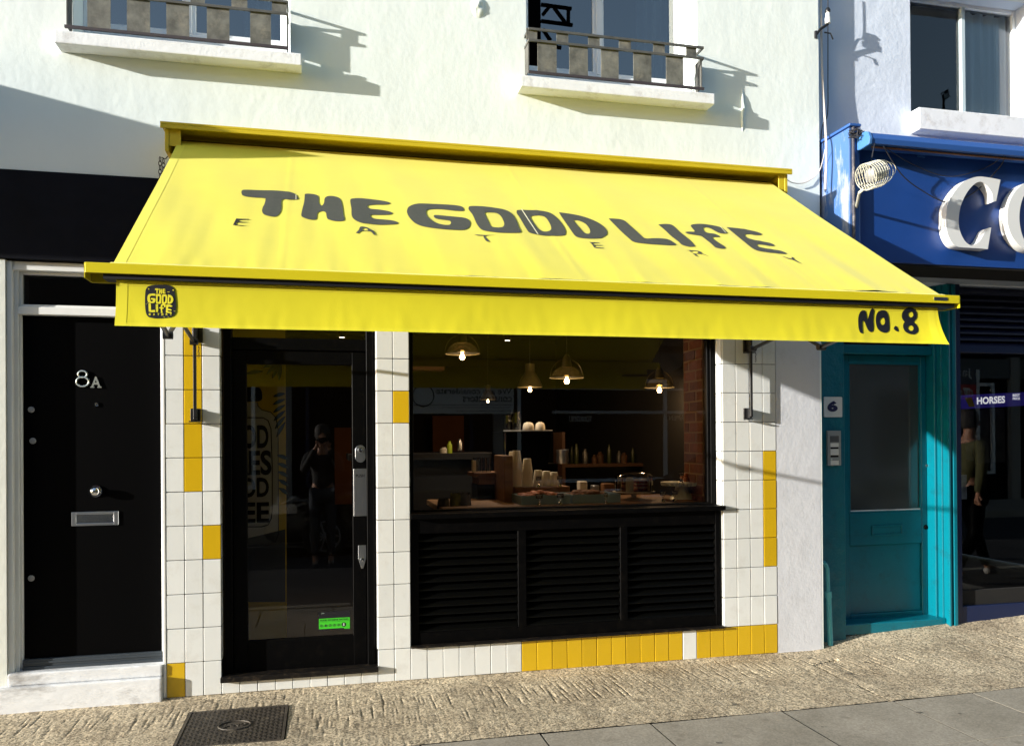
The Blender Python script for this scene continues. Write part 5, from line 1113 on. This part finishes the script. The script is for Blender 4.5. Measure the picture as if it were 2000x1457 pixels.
cable('dark_cable', [(1609, 265, -.02), (1606, 320, -.02), (1611, 372, -.05), (1612, 372, -.06)], .003, m_cableb, 'thin dark cable slanting over the peeling blue end panel')
cable('fascia_cable', [(1726, 287, -.42), (1760, 340, -.35), (1800, 372, -.31), (1850, 395, -.30), (1900, 378, -.30), (1950, 330, -.31), (1965, 302, -.42)], .004, m_cableb, 'black cable drooping across the blue fascia behind the letter C')
cable('fascia_cable', [(1726, 287, -.42), (1780, 320, -.34), (1850, 345, -.31), (1920, 330, -.31), (1963, 303, -.42)], .003, m_cableb, 'second thinner cable sagging along the top of the blue fascia')
# tangle on top of the fascia end
tg = MB()
for i in range(14):
    a_ = at(1660+random.uniform(-4, 5), 262+random.uniform(-8, 10), -.33); b_ = at(1685+random.uniform(-12, 8), 258+random.uniform(-8, 10), -.36); mid = (a_+b_)/2+Vector((random.uniform(-.02, .02), random.uniform(-.03, .03), random.uniform(-.03, .04)))
    tg.tube([a_, mid, b_], .004, 5)
tag(build('wire_tangle', tg, m_cableb, None, smooth=True), 'tangle of taped black wires on the top corner of the blue fascia', 'wires')
ins = thing('cable_insulator', tuple(at(1616, 40, -.02)), 'white and black insulator on a black bracket at the building corner', 'insulator')
p = at(1617, 48, -.02)
build('bracket', MB().tube([at(1593, 70, .0), at(1602, 58, -.01), p], .010, 8).tube([at(1593, 76, 0), at(1593, 62, 0)], .012, 8).tube([at(1610, 64, -.01), at(1622, 66, -.02), at(1627, 78, -.02)], .005, 6), m_iron, ins)
build('insulator_body', MB().lathe(p, [(.008, .0), (.020, .005), (.021, .045), (.016, .048), (.016, .075), (.010, .085), (0, .086)], 14), m_signw, ins, smooth=True); build('insulator_cap', MB().lathe(p + Vector((0, 0, .0865)), [(.017, 0), (.019, .012), (.010, .03), (0, .031)], 14), m_iron, ins, smooth=True)
# number plaque, intercom, pipe
yq = YR-.004; q = pl(1609, 1643, 776, 814, YR)
sc_ = []; n_ = 11
for i in range(4*n_*4):
    k = i/(4*n_*4)*4; e = int(k); f_ = k-e; w = .0035*abs(math.sin(math.pi*f_*n_))
    x_, z_ = [(q[0]+(q[1]-q[0])*f_, q[2]-w), (q[1]+w, q[2]+(q[3]-q[2])*f_), (q[1]-(q[1]-q[0])*f_, q[3]+w), (q[0]-w, q[3]-(q[3]-q[2])*f_)][e]; sc_.append((x_, z_))
pq = thing('number_plaque', ((q[0]+q[1])/2, YR, q[2]), 'white scalloped tile with a dark blue number 6 beside the teal door', 'number plaque')
mb = MB(); solid(mb, [sc_], lambda a_, b_: (a_, YR-.008, b_), d=(0, .0075, 0)); build('plaque', mb, m_signw, pq)
a_, b_ = at(1616, 804, YR-.009), at(1636, 783, YR-.009)
mb = MB(); text(mb, '6', rect_fn(a_.x, b_.x, a_.z, b_.z, YR-.0092), bold=.07, res=8); build('numeral_six', mb, mat('ink_blue', (.010, .010, .07), .5), pq, weld=False)
q = pl(1614, 1639, 841, 909, YR); ic = thing('door_intercom', ((q[0]+q[1])/2, YR, q[2]), 'narrow steel door intercom with paper name labels left of the teal door', 'intercom')
build('face_plate', MB().box(q[0], q[1], YR-.022, YR-.0005, q[2], q[3]), mat('dull_aluminium', (.42, .43, .42), .45, metal=.5), ic, bevel=.002)
H_ = q[3]-q[2]; W_ = q[1]-q[0]; y_ = YR-.0225
for k in range(9): build('speaker_slot', MB().box(q[0]+W_*(.17+.075*k), q[0]+W_*(.205+.075*k), y_-.0005, y_, q[3]-H_*.33, q[3]-H_*.15), m_dark, ic)
for a_, b_ in ((.36, .47), (.53, .70), (.86, .985)): build('name_label', MB().box(q[0]+W_*.18, q[0]+W_*.80, y_-.0012, y_, q[3]-H_*b_, q[3]-H_*a_), m_signw, ic)
for a_, b_ in ((.475, .52), (.71, .76)): build('button_bar', MB().box(q[0]+W_*.18, q[0]+W_*.78, y_-.001, y_, q[3]-H_*b_, q[3]-H_*a_), m_dark, ic)
build('bell_push', MB().lathe((q[0]+W_*.25, y_, q[3]-H_*.82), [(0, -.006), (.006, -.005), (.007, 0)], 12, 'y'), m_signw, ic, smooth=True)
pp = thing('drain_pipe', tuple(at(1616, 1270, YR-.05)), 'light teal waste pipe at the foot of the teal wall', 'pipe')
yp_ = YR-.045
build('pipe', MB().tube([at(1609, 1098, YR+.01), at(1609, 1098, YR-.02), at(1612, 1101, yp_), at(1616, 1110, yp_), at(1618, 1160, yp_)], .0135, 10), m_tealpipe, pp, smooth=True); build('lower_pipe', MB().tube([at(1618, 1156, yp_), at(1622, 1262, yp_), at(1624, 1268, yp_-.01)], .019, 12), m_tealpipe, pp, smooth=True)
build('collar', MB().tube([at(1617.6, 1155, yp_), at(1618.2, 1167, yp_)], .024, 12), m_tealpipe, pp, smooth=True)
# banner behind the betting shop glass
yb = YR+.20
bn = thing('window_banner', tuple(at(1940, 784, yb)), 'narrow purple banner reading HORSES inside the blue shop window', 'banner')
a_ = [at(1878, 799, yb), at(2040, 790, yb), at(2040, 764, yb), at(1878, 772, yb)]
build('banner_strip', MB().prism([(p_.x, p_.z) for p_ in a_], yb, yb+.01), mat('banner_purple', (.04, .028, .30), .5, emit=.10), bn)  # emission added to brighten the strip, no lamp behind it
g4 = [at(*uv, yb-.002) for uv in ((1884, 777), (1898, 776), (1904, 794), (1893, 795))]; mb = MB(); mb.add(g4, [(0, 1, 2, 3)]); build('gold_flash', mb, mat('banner_gold', (.55, .35, .02), .5), bn)
def quad_fn(a_, b_, c_, d_, yy): 
    P = [at(*k, yy) for k in (a_, b_, c_, d_)]     # bottom-left, bottom-right, top-right, top-left
    return lambda s, t: (P[0]*(1-s)+P[1]*s)*(1-t) + (P[3]*(1-s)+P[2]*s)*t
mb = MB(); text(mb, 'HORSES', quad_fn((1908, 790), (1963, 787), (1963, 773), (1908, 776), yb-.002), bold=.035); text(mb, 'BEST', quad_fn((1978, 775), (1992, 774.5), (1992, 769), (1978, 769.5), yb-.002), bold=.03); text(mb, 'PRICE', quad_fn((1978, 781), (1992, 780.5), (1992, 776), (1978, 776.5), yb-.002), bold=.03)
build('banner_lettering', mb, mat('banner_white_glow', (.8, .8, .82), .5, emit=.45), bn, weld=False)  # lettering made to glow by emission, the banner is not backlit
for i, (u0, u1, v0, v1, col, lab) in enumerate(((1886, 1902, 802, 900, (.05, .045, .04), 'left dim poster under the purple banner'), (1908, 1932, 800, 905, (.06, .055, .05), 'middle dim poster under the purple banner'), (1936, 1962, 798, 903, (.045, .04, .035), 'right dim poster under the purple banner'), (1878, 1888, 927, 975, (.45, .55, .65), 'small pale card low in the blue shop window'))):
    q = pl(u0, u1, v0, v1, yb+.05); tag(build('poster', MB().box(q[0], q[1], yb+.05, yb+.055, q[2], q[3]), mat('poster_%d' % i, col, .7, var=.5, var_scale=9), None), lab, 'poster')
# ================================================================== LEFT SHADE BOX (added out of view, shaped to cast shade on the wall)
lh = thing('left_shade_box', (-4.6, 0, 3.3), 'unseen dark box added at the left to cast shade on the wall', 'canopy')
build('shade_box', MB().box(-7.2, -3.05, -1.02, -.001, 3.38, 3.80), m_band, lh, bevel=.01)

# ================================================================== ACROSS THE STREET
YO = -10.5
op = thing('opposite_building', (6, YO, 0), 'dark brick terrace across the street seen in the glass', 'building')
m_ob = mat('dark_brown_brick', (.045, .032, .026), .9, var=.3, var_scale=6)
holes = []
for i in range(11): holes.append((-10.5+3.7*i, -9.3+3.7*i, 4.4, 6.2))
build('facade', holed(MB(), -12, 30, 3.4, 7.6, holes, YO, YO-.3), m_ob, op); build('lower_facade', MB().box(-12, 30, YO-.3, YO-.05, 0, 3.4), m_doorblack, op); build('party_walls', MB().box(-12, -11.7, YO-6, YO-.31, 0, 7.6).box(29.7, 30, YO-6, YO-.31, 0, 7.6).box(-11.7, 29.7, YO-6, YO-5.7, 0, 7.6), m_ob, op)
for h in holes:
    f = build('window', ring(MB(), h[0], h[1], h[2], h[3], .06, YO-.12, YO-.06).box((h[0]+h[1])/2-.03, (h[0]+h[1])/2+.03, YO-.12, YO-.07, h[2]+.06, h[3]-.06), m_wframe, op); build('pane', MB().box(h[0]+.06, h[1]-.06, YO-.11, YO-.10, h[2]+.06, h[3]-.06), m_dark, f)
def mirror_pt(u, v, Ym, yg): p = at(u, v, Ym); return Vector((p.x, 2*yg - Ym, p.z))
def mir(u0, u1, v0, v1, Yo, yg):
    Ym = 2*yg - Yo; a_, b_ = at(u0, v1, Ym), at(u1, v0, Ym); return a_.x, b_.x, a_.z, b_.z
yg = .112
for i in range(9):
    x_ = -9+4.1*i; build('shopfront_pilaster', MB().box(x_, x_+.25, YO-.049, YO+.08, 0, 3.3), mat('stone_pilaster', (.30, .28, .25), .8), op); build('shopfront_window', ring(MB(), x_+.5, x_+3.7, .6, 2.7, .07, YO-.049, YO+.02), m_wframe if i % 2 else m_navy, op); build('shopfront_sign', MB().box(x_+.26, x_+4.09, YO-.049, YO+.06, 2.8, 3.25), mat('sign_tone_%d' % (i % 3), ((.02, .02, .02), (.10, .02, .02), (.05, .06, .07))[i % 3], .5), op)
m_lt = mat('pale_fascia_trim', (.55, .55, .55), .5)
q = mir(1080, 1400, 803, 808, YO+.1, yg); build('shop_awning_rail', MB().box(q[0], q[1], YO+.0, YO+.08, q[2]-.0, q[2]+.06), m_lt, op); q = mir(1030, 1340, 757, 760, YO+.1, yg); build('gutter', MB().box(q[0], q[1]+2, YO-.04, YO+.06, q[2], q[2]+.035), m_lt, op)
def osign(txt, u0, u1, v0, v1, bold=.02):
    q = mir(u0, u1, v0, v1, YO, yg); mb = MB(); text(mb, txt, lambda s, t: (q[1]+(q[0]-q[1])*s, YO-.03, q[2]+(q[3]-q[2])*t), bold=bold, d=(0, -.018, 0)); build('shop_lettering', mb, m_lt, op)
osign('TONKOTSU', 1113, 1157, 812, 824, .03); osign('RAMEN', 1308, 1345, 810, 821, 0); osign('DRINK', 1372, 1420, 802, 812, 0)
q = mir(813, 1003, 757, 808, YO+.6, yg); hb = thing('site_banner', ((q[0]+q[1])/2, YO+.6, q[2]), 'white construction site banner across the street mirrored in the cafe window', 'banner')
build('banner_sheet', MB().box(q[0]-.25, q[1], YO+.58, YO+.6, q[2], q[3]), m_signw, hb)
yy_ = YO+.604; H_ = q[3]-q[2]; W_ = q[1]-q[0]
mb = MB(); fl_ = lambda a0, a1, b0, b1: (lambda s, t: (q[1] - W_*(a0+(a1-a0)*s), yy_, q[3] - H_*(b1+(b0-b1)*t)))
text(mb, 'We are considerate', fl_(.02, .80, .02, .26), bold=.015); text(mb, 'constructors', fl_(.02, .53, .31, .55), bold=.015); text(mb, 'We are registered with the Considerate Constructors Scheme', fl_(.03, .74, .73, .80)); text(mb, 'Call 0800 or visit www.ccscheme.org.uk', fl_(.03, .60, .86, .94))
mb.box(q[0]-.2, q[1]-.03, yy_-.0006, yy_, q[3]-H_*.675, q[3]-H_*.66)
mb.tube([(q[1]-W_*.93+.20*math.cos(t), yy_, q[3]-H_*.33+.20*math.sin(t)) for t in [2*math.pi*i/24 for i in range(25)]], .012, 5, cap=False); build('banner_print', mb, m_printb, hb, weld=False)
q = mir(1876, 1906, 722, 780, YO+1.5, YR+.06); eb = thing('agent_board', ((q[0]+q[1])/2, YO+1.5, 0), 'red and navy letting board on a post across the street', 'sign board')
zm = (q[2]+q[3])/2; build('upper_panel', MB().box(q[0], q[1], YO+1.48, YO+1.5, zm, q[3]), m_navy, eb); build('lower_panel', MB().box(q[0], q[1], YO+1.48, YO+1.5, q[2], zm-.001), mat('board_red', (.5, .01, .01), .5), eb); build('post', MB().box(q[1], q[1]+.07, YO+1.46, YO+1.52, 0, q[3]), m_white, eb)
mb = MB(); text(mb, 'Jam', lambda s, t: (q[1]-.1-.5*s, YO+1.503, zm+.12+.22*t)); text(mb, 'TO', lambda s, t: (q[1]-.15-.4*s, YO+1.503, zm-.32+.25*t), bold=.03); text(mb, '020 7', lambda s, t: (q[1]-.08-.55*s, YO+1.503, q[2]+.05+.15*t)); build('board_print', mb, m_signw, eb, weld=False)
# hoist tower on the opposite roof, mirrored in the middle upper window
Ym = 2*.225-(YO-2); mp2 = lambda u, v: (lambda p: Vector((p.x, YO-2, p.z)))(at(u, v, Ym))
tw = thing('roof_mast', tuple(mp2(1045, 160)), 'dark mast with a lattice arm on the roof across the street', 'mast')
a_, b_ = mp2(1029, -60), mp2(1057, 160); build('mast', MB().box(a_.x, b_.x, YO-2.5, YO-2, 0.0, a_.z), m_doorblack, tw)
mb = MB()
for A, B in (((1057, 10), (1116, 18)), ((1057, 42), (1118, 50)), ((1060, 30), (1073, 14)), ((1082, 16), (1104, 45)), ((1110, 18), (1110, 48)), ((1057, 88), (1096, 94)), ((1060, 58), (1075, 80))): mb.tube([mp2(*A), mp2(*B)], .045, 6)
build('lattice_arm', mb, m_doorblack, tw)
ae = thing('roof_aerial', tuple(mp2(1843, 210)), 'small television aerial on the roof across the street', 'aerial'); Ym = 2*.22-(YO-2)
mb = MB().tube([mp2(1843, 240), mp2(1843, 190)], .03, 6)
for k in range(4): mb.tube([mp2(1838+k*2, 184+k*4), mp2(1852+k*1, 176+k*4)], .02, 5)
mb.tube([mp2(1840, 192), mp2(1850, 178)], .02, 5); build('aerial_rods', mb, m_doorblack, ae)

# cars at the far kerb -------------------------------------------------------
m_car = mat('black_car_paint', (.006, .006, .008), .12, coat=.6); m_tyre = mat('tyre_rubber', (.015, .015, .015), .8); m_cg = mat('car_window', (.01, .012, .014), .05)
def make_car(x, y, lab, paint, L=4.2):
    r = thing('parked_car', (x+L/2, y, -.12), lab, 'car', 'cars parked along the far kerb'); z0 = -.12
    side = [(0, .30), (.02, .55), (.12, .68), (.55, .80), (1.05, .90), (1.35, .93), (L-.65, .96), (L-.12, .92), (L-.02, .75), (L, .40), (L-.1, .26), (.1, .24)]
    mb = MB(); n = len(side); secs = [(-.86, .90), (-.84, 1.0), (-.5, 1.03), (.5, 1.03), (.84, 1.0), (.86, .90)]
    V = []
    for (yy, sc) in secs:
        for (a_, b_) in side: V.append((x + L/2 + (a_-L/2)*(1 if abs(yy) < .85 else .985), y+yy, z0 + .24 + (b_-.24)*sc))
    F_ = [tuple(range(n)), tuple(reversed(range((len(secs)-1)*n, len(secs)*n)))]
    for s_ in range(len(secs)-1): F_ += [(s_*n+i, s_*n+(i+1) % n, (s_+1)*n+(i+1) % n, (s_+1)*n+i) for i in range(n)]
    mb.add(V, F_); build('body', mb, paint, r, bevel=.03, seg=2, smooth=True)
    cab = [(1.15, .92, .78), (1.85, 1.36, .60), (2.5, 1.44, .60), (3.2, 1.40, .58), (3.85, .95, .76)]
    mb = MB(); V = []
    for (a_, b_, w_) in cab: V += [(x+a_, y-w_, z0+b_), (x+a_, y+w_, z0+b_)]
    V += [(x+a_, y+s_*.78, z0+.92) for a_ in (1.15, 3.85) for s_ in (-1, 1)]
    mb.add(V, [(0,1,3,2),(2,3,5,4),(4,5,7,6),(6,7,9,8),(0,2,4,6,8),(1,9,7,5,3)]); build('cabin_glass', mb, m_cg, r, bevel=.02)
    mb = MB()
    for k in range(4):
        for s_ in (-1, 1): p0, p1 = cab[k], cab[k+1]; mb.tube([(x+p0[0], y+s_*p0[2], z0+p0[1]+.005), (x+p1[0], y+s_*p1[2], z0+p1[1]+.005)], .02, 6)
    mb.add([(x+1.85, y-.60, z0+1.385), (x+1.85, y+.60, z0+1.385), (x+2.5, y+.60, z0+1.465), (x+2.5, y-.60, z0+1.465), (x+3.2, y+.58, z0+1.42), (x+3.2, y-.58, z0+1.42)], [(0,1,2,3),(3,2,4,5)])
    build('roof', mb, paint, r, smooth=True)
    for wx_ in (.78, L-.82):
        for s_ in (-1, 1):
            w = build('wheel', MB().lathe((x+wx_, y+s_*.80, z0+.31), [(0, -.10), (.20, -.10), (.29, -.10), (.31, -.07), (.31, .07), (.29, .10), (.20, .10), (0, .10)], 24, 'y'), m_tyre, r, smooth=True)
            mb = MB()
            for k in range(10): t = 2*math.pi*k/10; mb.tube([(x+wx_, y+s_*.915, z0+.31), (x+wx_+.20*math.cos(t), y+s_*.905, z0+.31+.20*math.sin(t))], .012, 5)
            mb.tube([(x+wx_+.20*math.cos(2*math.pi*k/20), y+s_*.905, z0+.31+.20*math.sin(2*math.pi*k/20)) for k in range(21)], .012, 5, cap=False); build('rim', mb, m_stud, w)
    for s_ in (-1, 1): build('headlight', MB().box(x+.05, x+.42, y+s_*.80-.05, y+s_*.80+.065, z0+.60, z0+.76), m_chrome, r, bevel=.03, seg=2)
    build('bumper', MB().box(x-.03, x+.10, y-.78, y+.78, z0+.30, z0+.50), m_tyre, r, bevel=.03)
    return r
make_car(-.75, -7.05, 'black hatchback parked across the street, mirrored in the door', m_car); make_car(4.6, -7.05, 'dark blue hatchback parked across the street, mirrored in the window', mat('dark_blue_car_paint', (.010, .014, .035), .12, coat=.6)); make_car(-6.2, -7.05, 'silver grey hatchback parked across the street at the left', mat('grey_car_paint', (.10, .10, .11), .2, coat=.5))

# people -----------------------------------------------------------------------
m_skin = mat('skin', (.42, .21, .13), .55); m_hair = mat('dark_hair', (.012, .009, .007), .7); m_jacket = mat('black_jacket', (.012, .012, .013), .8); m_jeans = mat('grey_blue_jeans', (.035, .042, .055), .9); m_olive = mat('olive_jacket', (.075, .075, .025), .85, var=.2); m_shoe = mat('pale_shoe', (.35, .33, .30), .6)
def skin_mesh(name, verts, edges, radii, m, parent, sub=2, rootv=0):
    me = bpy.data.meshes.new('tmp'); me.from_pydata([tuple(Vector(v)) for v in verts], edges, []); o = bpy.data.objects.new('tmp', me); COL.objects.link(o)
    md = o.modifiers.new('Skin', 'SKIN'); md.use_smooth_shade = True
    for i, r_ in enumerate(radii): me.skin_vertices[0].data[i].radius = (r_, r_) if not isinstance(r_, tuple) else r_
    me.skin_vertices[0].data[rootv].use_root = True
    ms = o.modifiers.new('Sub', 'SUBSURF'); ms.levels = sub; ms.render_levels = sub
    dg = bpy.context.evaluated_depsgraph_get(); m2 = bpy.data.meshes.new_from_object(o.evaluated_get(dg)); bpy.data.objects.remove(o)
    off = W(parent); m2.transform(Matrix.Translation(-off)); m2.materials.clear(); m2.materials.append(m)
    for p_ in m2.polygons: p_.use_smooth = True
    return link(name, m2, parent)
def person(x, y, z, rz, pose, label, top, bottom, shoes, group=None):
    r = thing('person', (x, y, z), label, 'person', group); R3 = Matrix.Rotation(rz, 3, 'Z')
    T = lambda p_: R3 @ Vector(p_) + Vector((x, y, z))
    J = dict(pelvis=(0, 0, .93), waist=(0, .0, 1.08), chest=(0, .01, 1.28), neck0=(0, .01, 1.46), neck1=(0, -.01, 1.54), head=(0, -.02, 1.63), crown=(0, -.01, 1.73),
             shl=(-.19, .01, 1.42), shr=(.19, .01, 1.42), ell=(-.25, .02, 1.13), elr=(.25, .02, 1.13), wrl=(-.26, -.04, .88), wrr=(.26, -.04, .88),
             hpl=(-.095, 0, .90), hpr=(.095, 0, .90), knl=(-.10, -.02, .49), knr=(.10, -.02, .49), anl=(-.10, 0, .08), anr=(.10, 0, .08)); J.update(pose)
    for s_ in 'lr':
        a_ = Vector(J['an'+s_]); J['to'+s_] = tuple(a_ + Vector((0, -.14, -.045)))
    names = ['pelvis','waist','chest','neck0','neck1','head','crown','shl','ell','wrl','shr','elr','wrr','hpl','knl','anl','tol','hpr','knr','anr','tor']
    idx = {n_: i for i, n_ in enumerate(names)}; R_ = dict(pelvis=(.13, .10), waist=(.12, .09), chest=(.15, .105), neck0=.06, neck1=.052, head=(.075, .095), crown=(.055, .07), shl=.055, ell=.040, wrl=.026, shr=.055, elr=.040, wrr=.026, hpl=.085, knl=.056, anl=.036, tol=.034, hpr=.085, knr=.056, anr=.036, tor=.034)
    E_ = [('pelvis','waist'),('waist','chest'),('chest','neck0'),('neck0','neck1'),('neck1','head'),('head','crown'),('chest','shl'),('shl','ell'),('ell','wrl'),('chest','shr'),('shr','elr'),('elr','wrr'),('pelvis','hpl'),('hpl','knl'),('knl','anl'),('anl','tol'),('pelvis','hpr'),('hpr','knr'),('knr','anr'),('anr','tor')]
    V_ = [T(J[n_]) for n_ in names]; EE = [(idx[a_], idx[b_]) for a_, b_ in E_]; RR = [R_[n_] for n_ in names]
    for s_ in 'lr':                                    # palm and five bent fingers, part of the same surface
        w = Vector(J['wr'+s_]); el_ = Vector(J['el'+s_]); dv = (w-el_).normalized(); side = dv.cross(Vector((0, -1, 0.2))).normalized(); cur = side.cross(dv).normalized(); hd_ = J.get('curl', 1)
        pm = len(V_); V_ += [T(w + dv*.05)]; EE.append((idx['wr'+s_], pm)); RR.append((.030, .016))
        for k in range(4):
            o_ = (k-1.5)*.021; ln = (.030, .036, .034, .026)[k]; b0 = w + dv*.085 + side*o_; b1 = b0 + dv*ln*.7 + cur*ln*.5*hd_; b2 = b1 + cur*ln*.8*hd_ + dv*ln*.1
            i0 = len(V_); V_ += [T(b0), T(b1), T(b2)]; EE += [(pm, i0), (i0, i0+1), (i0+1, i0+2)]; RR += [.0095, .0088, .0078]
        t0 = w + dv*.03 - side*.032; t1 = t0 + dv*.035 - side*.015 + cur*.012; i0 = len(V_); V_ += [T(t0), T(t1)]; EE += [(pm, i0), (i0, i0+1)]; RR += [.012, .0095]
    skin_mesh('body', V_, EE, RR, m_skin, r)
    def sub(name, ns, es, grow, m, over={}):
        v_ = [T(J[n_]) for n_ in ns]; i_ = {n_: k for k, n_ in enumerate(ns)}; rr = []
        for n_ in ns:
            b_ = over.get(n_, R_[n_]); rr.append(tuple(c_+grow for c_ in b_) if isinstance(b_, tuple) else b_+grow)
        skin_mesh(name, v_, [(i_[a_], i_[b_]) for a_, b_ in es], rr, m, r)
    sub('jacket', ['pelvis','waist','chest','neck0','shl','ell','wrl','shr','elr','wrr'], [('pelvis','waist'),('waist','chest'),('chest','neck0'),('chest','shl'),('shl','ell'),('ell','wrl'),('chest','shr'),('shr','elr'),('elr','wrr')], .018, top)
    sub('trousers', ['pelvis','hpl','knl','anl','hpr','knr','anr'], [('pelvis','hpl'),('hpl','knl'),('knl','anl'),('pelvis','hpr'),('hpr','knr'),('knr','anr')], .014, bottom)
    for s_ in 'lr': skin_mesh('shoe', [T(Vector(J['an'+s_])+Vector((0, .03, -.045))), T(Vector(J['an'+s_])+Vector((0, -.07, -.048))), T(Vector(J['to'+s_])+Vector((0, -.01, 0)))], [(0, 1), (1, 2)], [.042, .045, .038], shoes, r)
    hp = T(Vector(J['head'])+Vector((0, .03, .055))); mb = MB().lathe(hp, [(.088, -.10), (.102, -.03), (.098, .04), (.065, .09), (.0, .105)], 18); o = build('hair', mb, m_hair, r, smooth=True)
    hdp = Vector(J['head']); fc = MB()
    fc.lathe(T(hdp+Vector((0, -.105, -.005))), [(0, -.02), (.013, -.015), (.010, .012), (0, .03)], 10); build('nose', fc, m_skin, r, smooth=True)
    fc = MB()
    for s_ in (-1, 1): fc.lathe(T(hdp+Vector((s_*.033, -.088, .022))), [(0, -.010), (.012, 0), (0, .010)], 10)
    build('eyes', fc, m_hair, r, smooth=True)
    return r
ph = person(.0, -5.62, -.10, math.pi, dict(ell=(-.24, -.12, 1.20), elr=(.24, -.12, 1.20), wrl=(-.085, -.30, 1.50), wrr=(.085, -.30, 1.50), head=(0, -.05, 1.66), crown=(0, -.05, 1.75), neck1=(0, -.03, 1.56)), 'photographer in dark jacket and jeans holding a compact camera, mirrored in the cafe door', m_jacket, m_jeans, m_shoe)
pc = thing('compact_camera', (0, -5.26, 1.50), 'black compact camera held up by the photographer', 'camera'); build('camera_body', MB().box(-.055, .055, -5.29, -5.255, 1.465, 1.535), m_black, pc, bevel=.006); build('lens', MB().lathe((0, -5.254, 1.50), [(0, 0), (.026, 0), (.026, .03), (.022, .035), (0, .034)], 20, 'y'), m_black, pc, smooth=True)
person(6.55, -1.75, .0, math.pi*.5, dict(wrl=(-.26, -.16, .93), ell=(-.27, -.02, 1.14), wrr=(.27, .14, .92), elr=(.27, .10, 1.14), knl=(-.10, -.16, .50), anl=(-.10, -.30, .12), knr=(.10, .02, .49), anr=(.10, .28, .12)), 'passer-by in olive jacket and black trousers walking past the blue shop', m_olive, m_doorblack, m_shoe)
